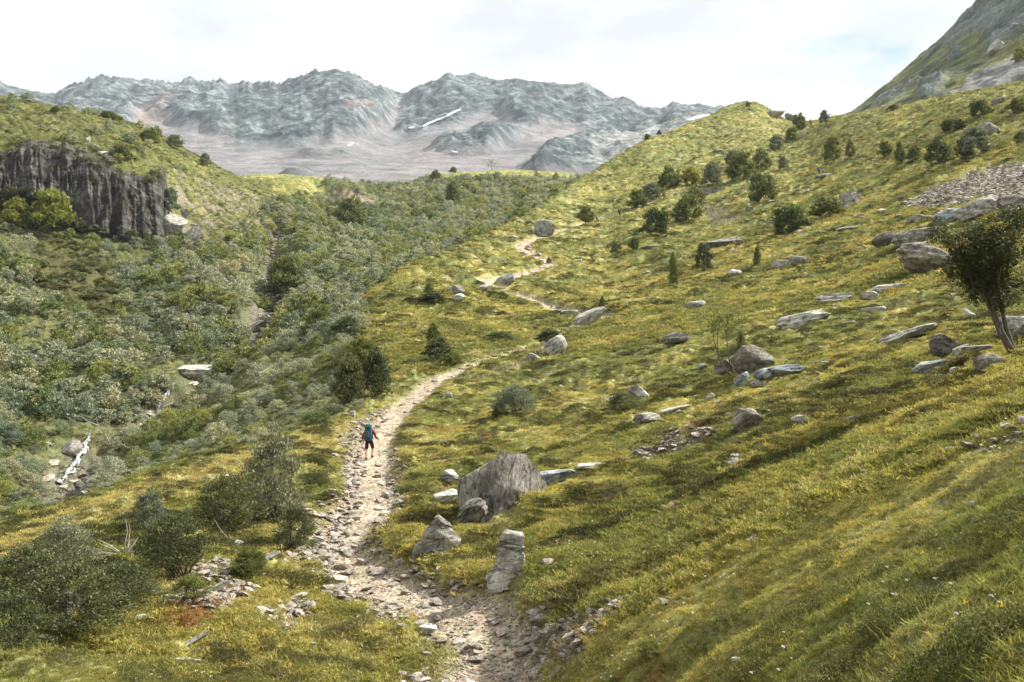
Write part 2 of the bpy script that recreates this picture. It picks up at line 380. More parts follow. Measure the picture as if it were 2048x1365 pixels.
# level across the trail (height of its centre line), then a small cut and an uphill bank
ZT = Z.copy()
bank = sstep(.9, 1.5, Dm) * (1 - sstep(1.6, 5.0, Dm)) * (side > 0) * .38 * np.where(D1 < D2, 1 - .75 * sstep(22, 27, T1), 1)
bankfar = (RG < 150)
Z = Z + HUMP * (1 - np.maximum(TR, 0)) * sstep(.6, 1.8, Dm) + bank * bankfar - TR * .16 + TR * .05 * fbm(X / .45, Y / .45, 3, 47)
# hand placed mounds and hollows (photo pixel, width px, height m)
for (mu_, mv_, wpx, hm) in ((1010,1235,260,.55),(1180,1010,220,.3),(430,1250,170,.5),(620,925,120,.3),(1590,850,70,-.35),(1120,1110,120,-.35),(1065,1025,90,.45),(1030,838,100,.25),(1500,760,110,.25),(1900,740,90,-.25),(1400,400,200,.5),(1720,560,100,.3),(1620,640,160,.3),(1230,960,160,-.2),(1850,520,160,.5),(120,560,260,3.0),(90,700,200,2.5),(700,400,110,5),(30,640,160,2.5),(180,1290,160,-.3)):
    p, r = hit(mu_, mv_); s = wpx * r / F / 2.2
    Z += hm * np.exp(-((X - p.x) ** 2 + (Y - p.y) ** 2) / (2 * s * s))
BZm = blur(((UU < 1000) & (VV > 400) & (RG > 75) & (RG < 215)).astype(float) * (RG < np.exp(lr[13])[:, None] * np.where(UU > 640, .93, 9)), 31)
# gully cut along the stream
STREAM_PX = [(556,440),(545,478),(552,520),(545,575),(520,630),(500,668),(455,705),(430,740),(345,770),(325,805),(265,835),(205,868),(183,880),(150,930),(118,970),(60,1010),(-60,1080)]
sx, sy = world_line(STREAM_PX); sx, sy = dense(sx, sy, 2)
DS = np.full(X.shape, 1e3); mk = (RG > 55) & (RG < 420) & (X < 10); DS[mk] = polydist(X[mk], Y[mk], sx, sy)[0]
Z += (BZm * 2.6 * fbm(X / 20, Y / 20, 3, 66))
Z -= 4.6 * np.exp(-(DS / 4.2) ** 2) * sstep(60, 85, RG)
# fluting of the crag slope on the left hill
crag = inpoly(UU, VV, [(330,340),(400,360),(520,400),(520,470),(450,495),(330,495)]) & (RG > 200) & (RG < 320)
Z += crag * 1.2 * fbm(X / 4, Y / 4, 4, 61, ridged=True)
TEF = Z / RG; UU, VV = at2uv(AZ, TEF)

# ---- plant cover colours (albedo)
C_GRASS = np.array([.285, .268, .092]); C_GREEN = np.array([.160, .180, .058]); C_HEATH = np.array([.080, .078, .036])
C_STRAW = np.array([.42, .39, .20]); C_RUST = np.array([.20, .085, .030]); C_SOIL = np.array([.17, .125, .09]); C_TRAIL = np.array([.45, .36, .275]); C_SCREE = np.array([.36, .35, .34])
def cover(x, y):
    r = np.hypot(x, y)
    n1 = fbm(x / 9, y / 9, 4, 71); n2 = fbm(x / 3.1, y / 2.2, 4, 75); n3 = fbm(x / 1.1, y / .8, 3, 79); n4 = fbm(x / 5, y / 4, 3, 83); n5 = fbm(x / 30, y / 30, 3, 89)
    g = sstep(-.35, .4, n1 + .6 * n2 + .3 * n3 + .5 * n5)[..., None]
    c = C_GREEN * (1 - g) + C_GRASS * g
    s = (sstep(.15, .6, n4 + .5 * n3) * .75)[..., None]; c = c * (1 - s) + C_STRAW * s
    h = (sstep(.16, .40, n2 * .7 + n3 * .75 - .35 * n1) * .85)[..., None]; c = c * (1 - h) + C_HEATH * h
    q = (sstep(.42, .62, fbm(x / 2.3, y / 2.3, 3, 93)) * .55)[..., None]; c = c * (1 - q) + C_RUST * q
    far = (sstep(70, 170, r) * (1 - .55 * sstep(.0, .3, n2)))[..., None]; c = c * (1 + .04 * far)
    return c
CV = cover(X, Y)
def pix_region(poly, soft=0):
    return inpoly(UU + 14 * fbm(X / 3, Y / 3, 2, 97), VV + 8 * fbm(X / 2, Y / 2, 2, 99), poly)
def blend(mask, col):
    global CV
    m = mask[..., None]; CV = CV * (1 - m) + np.asarray(col) * m
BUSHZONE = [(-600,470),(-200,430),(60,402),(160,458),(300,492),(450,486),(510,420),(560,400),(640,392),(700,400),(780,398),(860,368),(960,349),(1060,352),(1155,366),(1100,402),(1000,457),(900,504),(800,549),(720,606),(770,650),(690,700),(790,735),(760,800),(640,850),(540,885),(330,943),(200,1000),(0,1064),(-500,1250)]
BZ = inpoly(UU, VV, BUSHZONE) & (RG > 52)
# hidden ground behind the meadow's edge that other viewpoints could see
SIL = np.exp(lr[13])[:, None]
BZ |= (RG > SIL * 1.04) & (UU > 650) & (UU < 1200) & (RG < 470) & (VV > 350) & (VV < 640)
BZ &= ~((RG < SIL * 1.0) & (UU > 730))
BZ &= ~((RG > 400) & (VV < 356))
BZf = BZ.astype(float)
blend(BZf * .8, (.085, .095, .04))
DARKHEATH = [(60,470),(150,480),(215,540),(250,620),(215,650),(140,610),(60,580)]
blend(pix_region(DARKHEATH) * .8 * (RG > 100), (.075, .07, .028))
lh = ((RG > 205) & (RG < 400) & (UU < 545)).astype(float); n8 = fbm(X / 8, Y / 8, 4, 104)
blend(lh * .85 * sstep(-.35, .15, n8), (.075, .088, .030)); blend(lh * .6, (.115, .12, .042))
blend((pix_region([(700,60),(1000,60)]) if False else ((UU > 1560) & (VV < 330) & (RG > 120) & (VV > 150)).astype(float)) * .55 * sstep(-.4, .2, n8), (.13, .135, .045))
blend(pix_region([(310,1258),(345,1215),(410,1180),(455,1160),(475,1178),(425,1222),(370,1262)]) * .85, (.27, .15, .07))
blend(pix_region([(-300,1180),(330,1180),(600,1130),(800,1230),(900,1400),(-300,1500)]) * .55 * (RG < 40) * sstep(-.4, .2, n8), (.115, .125, .042))
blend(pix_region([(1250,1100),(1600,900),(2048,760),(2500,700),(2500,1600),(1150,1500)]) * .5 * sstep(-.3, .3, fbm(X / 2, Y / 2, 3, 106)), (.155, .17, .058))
band = inpoly(UU, VV + 6 * fbm(X / 2, Y / 2, 2, 105), [(-300,1150),(0,1066),(330,943),(540,886),(700,838),(720,868),(560,930),(340,1000),(0,1120),(-300,1220)]) & (RG > 30) & (RG < 60)
blend(band * .7, (.36, .32, .14))
blend(np.clip(1.3 * np.exp(-(DS / 3.2) ** 2), 0, 1) * (RG > 75) * .85 * sstep(-.5, .1, fbm(X / 2, Y / 2, 3, 109)), (.15, .14, .125))
# bare soil, rubble, scree
SOIL = np.zeros(X.shape)
for poly in ([(1260,905),(1330,860),(1420,845),(1440,880),(1360,905),(1290,925)], [(1075,1320),(1130,1250),(1230,1192),(1262,1205),(1200,1255),(1150,1310),(1080,1390)],
             [(600,1105),(680,1010),(690,880),(740,860),(720,1000),(700,1080),(650,1150)], [(1400,405),(1450,420),(1500,440),(1420,450)], [(330,1200),(440,1150),(520,1180),(420,1230)],
             [(380,1150),(440,1110),(500,1140),(420,1170)], [(500,1230),(600,1190),(640,1230),(560,1260)], [(1090,690),(1120,690),(1040,735),(1010,735)], [(690,850),(790,810),(740,890)], [(120,1190),(190,1160),(200,1200),(140,1230)]):
    SOIL = np.maximum(SOIL, pix_region(poly) * (RG < 260))
bk = sstep(.7, 1.0, D1) * (1 - sstep(.95, 1.35, D1 + .8 * fbm(X / 1.5, Y / 1.5, 2, 55) * .6)) * (S1 > 0) * (T1 < 42) ; SOIL = np.maximum(SOIL, bk * .9)
bl = sstep(.7, 1.0, D1) * (1 - sstep(.9, 1.8, D1 + 1.4 * fbm(X / 1.2, Y / 1.2, 3, 56))) * (S1 < 0) * (T1 < 45); SOIL = np.maximum(SOIL, bl * .6)
SOIL = SOIL * sstep(-.5, .1, fbm(X / .7, Y / .7, 3, 57))
blend(SOIL * .75, C_SOIL)
blend(np.clip(TR * (.85 + .5 * fbm(X / .5, Y / .5, 3, 58)), 0, 1), C_TRAIL)
SCREE_POLY = [(1800,408),(1880,372),(1960,340),(2060,318),(2400,250),(2400,392),(2060,398),(1960,392),(1900,412),(1840,418)]
SCREE = (inpoly(UU + 16 * fbm(X / 4, Y / 4, 3, 101), VV + 9 * fbm(X / 3, Y / 3, 3, 103), SCREE_POLY) & (RG > 60) & (RG < 240)).astype(float)
blend(SCREE * .9, C_SCREE)
blend((pix_region([(640,400),(680,378),(720,382),(755,410),(690,412)]) & (RG > 250)) * .8, (.25, .2, .15))
blend((crag * sstep(-.1, .3, fbm(X / 3, Y / 3, 4, 107))) * .85, (.24, .21, .17))
blend((pix_region([(60,290),(200,300),(300,345),(340,345),(330,360),(100,320)]) & (RG > 200)) * .3, (.06, .065, .03))
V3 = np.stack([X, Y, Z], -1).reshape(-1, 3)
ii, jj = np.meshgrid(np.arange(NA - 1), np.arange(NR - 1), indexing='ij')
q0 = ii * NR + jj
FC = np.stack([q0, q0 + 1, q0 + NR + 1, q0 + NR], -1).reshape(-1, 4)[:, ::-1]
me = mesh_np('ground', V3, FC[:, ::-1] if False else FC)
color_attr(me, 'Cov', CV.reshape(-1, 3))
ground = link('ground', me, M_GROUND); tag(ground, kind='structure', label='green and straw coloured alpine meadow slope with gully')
if me.polygons[0].normal.z < 0: me.flip_normals()
# plain ground behind and beside the camera so the hillside does not end there
n = 48; bx = []; bf = []
aa = np.linspace(A1, A0 + 2 * math.pi, n); zr = np.arange(0, NR, 10); zr[-1] = NR - 1; rr_ = RR[zr]
for i, a in enumerate(aa):
    t = i / (n - 1)
    for k, r in enumerate(rr_):
        zz = Z[-1, zr[k]] * (1 - t) + Z[0, zr[k]] * t
        back = math.sin(math.pi * t); zz = zz * (1 - back) + back * (-1.75 + .05 * r * math.sin(a))
        bx.append((r * math.sin(a), r * math.cos(a), zz))
m_ = len(rr_)
bf = [(i * m_ + k, (i + 1) * m_ + k, (i + 1) * m_ + k + 1, i * m_ + k + 1) for i in range(n - 1) for k in range(m_ - 1)]
cc = len(bx); bx.append((0, 0, -1.75))
me = mesh_np('ground_behind', np.array(bx), np.array(bf)); color_attr(me, 'Cov', cover(np.array(bx)[:, 0], np.array(bx)[:, 1]))
gb = link('ground', me, M_GROUND); tag(gb, kind='structure', label='grassy slope behind the viewpoint')

# ------------------------------------------------------------------ far mountains
RIDGE = [(-600,120),(-300,150),(-100,150),(0,160),(30,174),(60,184),(110,186),(140,167),(205,152),(250,156),(300,160),(330,163),(380,160),(440,160),(470,169),(500,160),(560,167),(590,155),(630,142),(670,137),(700,142),(740,165),(790,185),(815,183),(850,165),(895,149),(940,150),(1010,158),(1080,163),(1150,169),(1165,163),(1176,165),(1190,182),(1240,195),(1290,212),(1320,218),(1345,206),(1400,208),(1440,213),(1475,226),(1560,262),(1620,262),(1645,243),(1670,229),(1700,226),(1760,232),(2000,240),(2500,200)]
NM = 820; MR = 300
ma = np.linspace(math.radians(-38), math.radians(36), NM)
ra, rt = uv2at([p[0] for p in RIDGE], [p[1] for p in RIDGE])
crest = np.interp(ma, ra, rt)
mu_all, _ = at2uv(ma, crest)
def teat(v): return uv2at(mu_all, np.full(NM, float(v)))[1]
kn_r = np.log(np.array([700, 1000, 1300, 1700, 2100, 2600, 3400], float))
kn = np.stack([teat(560), teat(400), teat(352), np.maximum(teat(300), crest - .1) * 1, crest * .62 + teat(300) * .38, crest, teat(420)], 0)
kn[3] = crest * .28 + teat(345) * .72
MLR = np.concatenate([np.linspace(math.log(700), math.log(1200), 60, endpoint=False), np.linspace(math.log(1200), math.log(2700), MR - 80, endpoint=False), np.linspace(math.log(2700), math.log(3400), 20)])
MRr = np.exp(MLR); nmr = len(MLR)
MT = np.empty((NM, nmr))
for i in range(NM): MT[i] = pchip(kn_r, kn[:, i], MLR)
MA, MG = np.meshgrid(ma, MRr, indexing='ij')
MX = MG * np.sin(MA); MY = MG * np.cos(MA); MZ = MT * MG
MU, MV = at2uv(MA, MT)
# rock (1) against scree (0), after the photograph's outcrops
rockm = np.zeros(MX.shape)
wu = MU + 22 * fbm(MX / 90, MY / 90, 3, 111); wv = MV + 12 * fbm(MX / 80, MY / 80, 3, 113)
for poly in ([(-400,120),(0,140),(250,140),(500,150),(700,130),(830,170),(760,225),(700,240),(640,280),(560,285),(470,270),(380,240),(300,215),(230,260),(150,235),(60,240),(-400,260)],
             [(655,265),(700,225),(750,205),(790,215),(785,240),(720,255),(665,283)],
             [(820,170),(900,140),(1000,150),(1200,160),(1340,210),(1480,220),(1480,330),(1300,330),(1240,300),(1190,290),(1230,260),(1160,235),(1100,240),(1030,250),(1010,215),(960,205),(930,225),(880,235),(840,255),(800,245),(800,215)],
             [(865,295),(885,258),(940,252),(980,238),(1025,250),(1030,270),(985,300),(930,308)],
             [(1085,305),(1130,270),(1180,245),(1260,240),(1330,270),(1300,340),(1200,340),(1100,325)],
             [(1040,335),(1080,315),(1150,320),(1150,345),(1050,350)], [(1300,200),(1480,200),(1480,240),(1330,235)]):
    rockm = np.maximum(rockm, inpoly(wu, wv, poly))
rockm = np.maximum(rockm, sstep(.25, .45, fbm(MX / 150, MY / 150, 4, 117)) * .7)
# bare scree gullies and fans
for poly in ([(255,300),(262,240),(275,200),(300,190),(300,240),(330,290)], [(740,300),(760,250),(790,200),(800,205),(790,260),(860,330),(690,330)], [(1000,320),(1060,260),(1120,245),(1130,262),(1060,330)], [(380,300),(450,282),(560,290),(520,330)]):
    rockm = np.where(inpoly(wu, wv, poly), rockm * .15, rockm)
rg = fbm(MX / 130, MY / 130, 7, 121, .58, ridged=True); rg2 = fbm(MX / 42, MY / 42, 6, 127, .66, ridged=True)
rockb = blur(rockm, 9)
prot = sstep(math.log(1000), math.log(1400), np.log(MG))
rg = fbm(MX / 300, MY / 420, 7, 121, .46, ridged=True); rg2 = fbm((MX + MY * .3) / 70, MY / 160, 6, 127, .6, ridged=True)
MZ += prot * (rockb * (40 * (rg - .2) + 8 * (rg2 - .15) + 5.5 * (fbm(MX / 34, MY / 60, 4, 129, .7, ridged=True) - .1)) + 3 * fbm(MX / 60, MY / 90, 4, 131) + 7 * rockb)
crestband = sstep(math.log(2420), math.log(2560), np.log(MG)) * (1 - sstep(math.log(2620), math.log(2750), np.log(MG)))
jag = fbm(MA * 330, MG * 0 + .5, 4, 137, .7, ridged=True)
MZ += crestband * 10 * (jag - .1) * np.where(MU < 640, 1.35, .45)
# keep the skyline where the photograph has it
cur = (MZ / MG).max(1); want = crest
sh = np.convolve(np.pad((want - cur), 12, mode='edge'), np.ones(25) / 25, 'valid')
MZ += (sh[:, None] * MG) * sstep(math.log(1400), math.log(2500), np.log(MG))
MC = np.empty(MX.shape + (3,))
n6 = fbm(MX / 200, MY / 200, 4, 141); n7 = fbm(MX / 30, MY / 30, 4, 143)
ROCKC = np.array([.058, .080, .088]); ROCKL = np.array([.22, .25, .25]); SCR = np.array([.27, .25, .25]); SCR2 = np.array([.205, .21, .215])
gq = sstep(-.3, .4, n7 + .4 * n6)[..., None]; rc = ROCKC * (1 - gq) + ROCKL * gq
gq = sstep(-.3, .3, n6)[..., None]; sc_ = SCR2 * (1 - gq) + SCR * gq
rkc = np.clip(rockb + .5 * (rockm - .5) * rockb, 0, 1)[..., None]; MC = sc_ * (1 - rkc) + rc * rkc
low = (sstep(338, 362, wv) * sstep(-.1, .3, fbm(MX / 70, MY / 70, 4, 147)) * .6)[..., None]; MC = MC * (1 - low) + np.array([.15, .17, .10]) * low
pale = (inpoly(wu, wv, [(1180,270),(1300,250),(1420,240),(1330,330),(1180,340)]) * .5)[..., None]; MC = MC * (1 - pale) + np.array([.42, .42, .38]) * pale
red = ((inpoly(wu, wv, [(262,240),(290,195),(345,170),(330,230),(330,290),(265,290)]) | inpoly(wu, wv, [(690,225),(750,215),(740,240),(700,245)])) * .45)[..., None]; MC = MC * (1 - red) + np.array([.30, .23, .20]) * red
def mountain_material():
    m, t, b, out = newmat('mountain_rock')
    tcn = N(t, 'ShaderNodeTexCoord'); at = N(t, 'ShaderNodeAttribute', attribute_name='Cov'); v = tcn.outputs['Object']
    a = noise(t, v, .016, 10, .72); c = noise(t, v, .07, 8, .78)
    col = mixc(t, 1.0, at.outputs['Color'], ramp(t, a, [(.35, g3(.6)), (.64, g3(1.45))]), 'MULTIPLY')
    fa = N(t, 'ShaderNodeMapRange'); fa.inputs[3].default_value = .28; fa.inputs[4].default_value = 1.0; t.links.new(at.outputs['Alpha'], fa.inputs[0])
    col = mixc(t, fa.outputs[0], col, ramp(t, c, [(.38, g3(.42)), (.5, g3(1)), (.62, g3(1.75))]), 'MULTIPLY')
    hm2 = N(t, 'ShaderNodeMath', operation='MULTIPLY'); t.links.new(c, hm2.inputs[0]); t.links.new(fa.outputs[0], hm2.inputs[1]); c = hm2.outputs[0]
    t.links.new(col, b.inputs['Base Color']); b.inputs['Specular IOR Level'].default_value = .1
    n1 = bump(t, a, .9, 22, None); bump(t, c, .9, 6, b, n1); return m
M_MTN = mountain_material()
def grid_faces(na, nr):
    ii, jj = np.meshgrid(np.arange(na - 1), np.arange(nr - 1), indexing='ij'); q = ii * nr + jj
    return np.stack([q + nr, q + nr + 1, q + 1, q], -1).reshape(-1, 4)
MVt = np.stack([MX, MY, MZ], -1).reshape(-1, 3); MF = grid_faces(NM, nmr)
MC *= .88
me = mesh_np('mountains', MVt, MF); color_attr(me, 'Cov', MC.reshape(-1, 3), rkc.reshape(-1))
if me.polygons[5].normal.z < 0: me.flip_normals()
mtn = link('mountains', me, M_MTN); tag(mtn, kind='structure', label='grey blue rocky mountain ridge with scree fans')
# snow patches: thin sheets lying on the scree
def hit_m(u, v):
    a, t = uv2at(u, v); i = int(np.clip(round((float(a) - ma[0]) / (ma[-1] - ma[0]) * (NM - 1)), 0, NM - 1))
    pr = MZ[i] / MG[i]; idx = np.nonzero(pr >= float(t))[0]; j = idx[0] if len(idx) else int(np.argmax(pr))
    r = MG[i, j]
    if j > 0 and len(idx): f = np.clip((float(t) - pr[j - 1]) / (pr[j] - pr[j - 1] + 1e-9), 0, 1); r = MG[i, j - 1] + f * (MG[i, j] - MG[i, j - 1])
    return np.array([r * math.sin(float(a)), r * math.cos(float(a)), r * float(t)])
M_SNOW = plain('old_snow', (.66, .69, .71), .6, .2, .03)
for line, hw, lab in (([(846,253),(858,247),(872,242),(884,238),(892,234),(900,229),(910,224),(922,220)], [1, 2.2, 1.6, 2.6, 1.6, 3.2, 3, 1.2], 'thin diagonal snow streak under the grey cliff on the far mountain'),
                      ([(1372,242),(1390,237),(1412,233),(1435,233),(1455,231),(1470,229)], [1, 5, 6, 5, 6, 2], 'pale snow patch at the foot of the small far peak beside the knoll'),
                      ([(817,257),(828,256)], [1.6, 1], 'tiny snow patch left of the diagonal snow streak'), ([(902,303),(908,305),(916,306)], [.8, 1.8, .8], 'tiny snow patch below the round outcrop on the scree'), ([(696,292),(702,289),(708,286)], [.8, 1.6, .8], 'tiny snow patch at the left edge of the scree fan')):
    n_ = 28; q = np.linspace(0, len(line) - 1, n_); k_ = np.arange(len(line)); lu = np.interp(q, k_, [p[0] for p in line]); lv = np.interp(q, k_, [p[1] for p in line]); lw = np.interp(q, k_, hw) * (1 + .35 * fbm(q * 3.1, q * 0 + .4, 3, 201))
    Vs = np.array([hit_m(u_, v_ + s_ * w_ * .55) for u_, v_, w_ in zip(lu, lv, lw) for s_ in (1, .3, -.4, -1)])
    Vs[:, :2] *= .998; Vs[:, 2] += .5
    n2 = n_ * 4; Vb = Vs.copy(); Vb[:, 2] -= 2; Fs = []
    for i in range(n_ - 1):
        for k in range(3): a0 = i * 4 + k; Fs += [(a0, a0 + 4, a0 + 5, a0 + 1), (a0 + n2 + 1, a0 + n2 + 5, a0 + n2 + 4, a0 + n2)]
        Fs += [(i * 4 + n2, i * 4 + 4 + n2, i * 4 + 4, i * 4), (i * 4 + 3, i * 4 + 7, i * 4 + 7 + n2, i * 4 + 3 + n2)]
    so = link('snow_patch', mesh_np('snow_patch', np.concatenate([Vs, Vb]), np.array(Fs)), M_SNOW); tag(so, lab, 'snow patch')

# ------------------------------------------------------------------ steep grassy mountain at the right
BU = [1560,1640,1700,1760,1830,1900,1965,2048,2200,2450]
BL = [([330]*10, [300,300,275,268,258,245,240,235,225,215]),
      ([420,410,400,390,380,370,365,360,350,340], [300,285,245,228,205,180,165,140,100,40]),
      ([500,495,490,480,470,460,450,440,430,420], [292,270,238,210,172,132,100,50,-20,-110]),
      ([620,615,610,600,595,590,585,580,570,560], [290,263,229,182,122,60,0,-80,-200,-330]),
      ([800]*10, [330,310,290,260,220,180,140,80,0,-100])]
nb = 330; ba_, _ = uv2at(np.array(BU, float), np.full(10, 200.0)); bz = np.linspace(ba_[0], math.radians(36.5), nb)
BLR = np.linspace(math.log(330), math.log(800), 230)
kr = []; kt = []
for rr, vv in BL:
    _, t_ = uv2at(np.array(BU, float), np.array(vv, float)); kr.append(pchip(ba_, np.log(np.array(rr, float)), bz)); kt.append(pchip(ba_, t_, bz))
kr = np.array(kr); kt = np.array(kt); BT = np.array([pchip(kr[:, i], kt[:, i], BLR) for i in range(nb)])
BA, BG = np.meshgrid(bz, np.exp(BLR), indexing='ij')
BX = BG * np.sin(BA); BY = BG * np.cos(BA); BZz = BT * BG; bu, bv = at2uv(BA, BT)
wu = bu + 10 * fbm(BX / 12, BY / 12, 3, 151); wv = bv + 10 * fbm(BX / 12, BY / 12, 3, 153)
brock = np.zeros(BX.shape)
for poly in ([(1825,140),(1900,70),(1965,0),(2050,-80),(2400,-320),(2400,-60),(2048,60),(1990,110),(1960,70),(1900,90),(1850,120)], [(1830,200),(1850,165),(1900,150),(1880,180),(1845,205)], [(1975,65),(2060,10),(2400,-200),(2400,-60),(2060,45),(1990,75)], [(1735,220),(1800,180),(1850,165),(1760,215)], [(1890,110),(1915,95),(1925,110),(1905,125)], [(1770,205),(1790,175),(1800,178),(1785,205)]):
    brock = np.maximum(brock, inpoly(wu, wv, poly))
bscr = inpoly(wu, wv, [(1890,195),(1930,168),(1960,140),(2060,95),(2450,-10),(2450,200),(2060,180),(1960,190)]).astype(float)
# strata that run down the slope to the left
st = fbm((BX * .8 + BY * .3) / 9, (BZz - BX * .5) / 16, 5, 157, .6, ridged=True)
brock0 = brock; brock = blur(brock, 7)
BZz += brock * 4 * (st - .1) + 4.0 * fbm((BX * .7 + BY * .35) / 12, (BY - BX * .2) / 26, 6, 159, .6) + 1.5 * brock
g = sstep(-.3, .3, fbm(BX / 20, BY / 20, 4, 161))[..., None]
BC = np.array([.085, .10, .042]) * (1 - g) + np.array([.18, .185, .08]) * g; BC = BC * (.72 + .55 * sstep(-.3, .5, st))[..., None]
grass_band = (inpoly(wu, wv, [(1880,200),(1930,150),(2060,60),(2060,100),(1950,150),(1900,190)]) * .6)[..., None]; BC = BC * (1 - grass_band) + np.array([.26, .26, .08]) * grass_band  # yellow green grass band above the scree
hm_ = (sstep(.02, .25, fbm((BX * .6 + BY * .3) / 9, BZz / 7, 5, 163, .65)) * .8)[..., None]; BC = BC * (1 - hm_) + np.array([.085, .095, .085]) * hm_
sm_ = sstep(-.2, .5, st)[..., None]; m = (np.clip(brock * 1.3 - .15, 0, 1) * .95)[..., None]; BC = BC * (1 - m) + (np.array([.055, .07, .07]) * (1 - sm_) + np.array([.20, .22, .205]) * sm_) * m
m = (bscr * .85)[..., None]; BC = BC * (1 - m) + np.array([.25, .25, .245]) * m
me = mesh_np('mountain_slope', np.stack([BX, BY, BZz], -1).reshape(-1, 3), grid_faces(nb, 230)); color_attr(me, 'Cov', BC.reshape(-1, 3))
if me.polygons[5].normal.z < 0: me.flip_normals()
def slope_material():
    m, t, b, out = newmat('mountain_grass'); tcn = N(t, 'ShaderNodeTexCoord'); at = N(t, 'ShaderNodeAttribute', attribute_name='Cov'); v = tcn.outputs['Object']
    a = noise(t, v, .09, 10, .75); c = noise(t, v, .5, 8, .78)
    col = mixc(t, 1.0, at.outputs['Color'], ramp(t, a, [(.36, g3(.5)), (.62, g3(1.4))]), 'MULTIPLY')
    col = mixc(t, .9, col, ramp(t, c, [(.34, g3(.5)), (.5, g3(1)), (.68, g3(1.5))]), 'MULTIPLY')
    t.links.new(col, b.inputs['Base Color']); b.inputs['Specular IOR Level'].default_value = .08
    n1 = bump(t, a, .7, 3, None); bump(t, c, .8, .9, b, n1); return m
M_SLOPE = slope_material()
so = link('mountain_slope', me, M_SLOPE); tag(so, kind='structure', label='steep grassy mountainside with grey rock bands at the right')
def hit_b(u, v):
    a, t = uv2at(u, v); i = int(np.clip(round((float(a) - bz[0]) / (bz[-1] - bz[0]) * (nb - 1)), 0, nb - 1))
    pr = BZz[i] / BG[i]; idx = np.nonzero(pr >= float(t))[0]; j = idx[0] if len(idx) else int(np.argmax(pr))
    return Vector((BX[i, j], BY[i, j], BZz[i, j])), BG[i, j]

# ------------------------------------------------------------------ the dark cliff on the left hill
CT = [(-420,330),(-150,300),(0,300),(60,291),(100,290),(150,300),(200,322),(250,345),(300,352),(330,345),(352,350)]
CB = [(-420,400),(-150,390),(0,388),(60,398),(120,425),(160,458),(200,468),(240,474),(290,490),(340,492),(352,494)]
nc, nv_ = 420, 110
cu = np.linspace(-420, 352, nc); ctv = pchip(np.array([p[0] for p in CT], float), np.array([p[1] for p in CT], float), cu); cbv = pchip(np.array([p[0] for p in CB], float), np.array([p[1] for p in CB], float), cu)
ctv = ctv + 13 * fbm(cu / 30, cu * 0 + .3, 4, 169, .65)
CUg, S_ = np.meshgrid(cu, np.linspace(-.30, 1.06, nv_), indexing='ij')
cv = cbv[:, None] * (1 - S_) + ctv[:, None] * S_
rbase = np.array([hit(a_, b_, 150, 300)[1] for a_, b_ in zip(cu, cbv)]); rbase = np.convolve(np.pad(rbase, 20, mode='edge'), np.ones(41) / 41, 'valid') - np.interp(cu, [-420, 60, 140, 352], [6, 6, 1, -1])
RC = rbase[:, None] + np.clip(S_, 0, 2) ** 1.2 * np.interp(cu, [-420, 0, 300, 352], [7, 7, 9, 14])[:, None] + 60 * np.clip(S_ - .93, 0, 1)
a_, t_ = uv2at(CUg, cv)
zc = t_ * RC; xs = np.interp(CUg, cu, cu) * .11
flute = fbm(xs / 3.6 + zc / 70, zc / 34, 4, 171, .55, ridged=True); big = fbm(xs / 14, zc / 22, 3, 173); fine = fbm(xs / 1.6, zc / 5, 4, 177, .6); brk = np.round(fbm(xs / 3.4, zc / 9, 3, 179) * 3) / 2
ledge = np.abs(((S_ * 5.3 + big * 1.2 + CUg / 170) % 1) - .5) * 2
RC = RC - 2.0 * flute - 2.4 * big - 1.0 * fine - .9 * brk + np.clip(-S_, 0, 1) * 12
RC = RC - 0; damp = 1 - sstep(.86, .98, S_); edge = sstep(318, 352, CUg); RC = RC + edge * 14 + (1 - damp) * (2.0 * flute + 2.4 * big + 1.0 * fine + .9 * brk)
CX = RC * np.sin(a_); CY = RC * np.cos(a_)
me = mesh_np('cliff', np.stack([CX, CY, zc], -1).reshape(-1, 3), grid_faces(nc, nv_))
pn = me.polygons[3000].normal
if pn.y > 0: me.flip_normals()
M_CLIFF = rock_material('cliff_rock', (.060, .054, .049), (.17, .16, .145), (.022, .02, .019), (.06, .07, .03), scale=.16, lichen=.5)
t = M_CLIFF.node_tree; pb = next(n for n in t.nodes if n.type == 'BSDF_PRINCIPLED'); src = pb.inputs['Base Color'].links[0].from_socket
ge = N(t, 'ShaderNodeNewGeometry'); sx_ = N(t, 'ShaderNodeSeparateXYZ'); t.links.new(ge.outputs['Normal'], sx_.inputs[0]); nzz = noise(t, ge.outputs['Position'], .35, 6, .7)
ad_ = N(t, 'ShaderNodeMath', operation='ADD'); t.links.new(sx_.outputs['Z'], ad_.inputs[0]); t.links.new(nzz, ad_.inputs[1])
t.links.new(mixc(t, ramp(t, ad_.outputs[0], [(1.02, (0, 0, 0)), (1.22, g3(.85))]), src, (.10, .115, .035)), pb.inputs['Base Color'])
cl = link('cliff', me, M_CLIFF); tag(cl, kind='structure', label='dark fluted rock cliff under the grassy hilltop at the left')
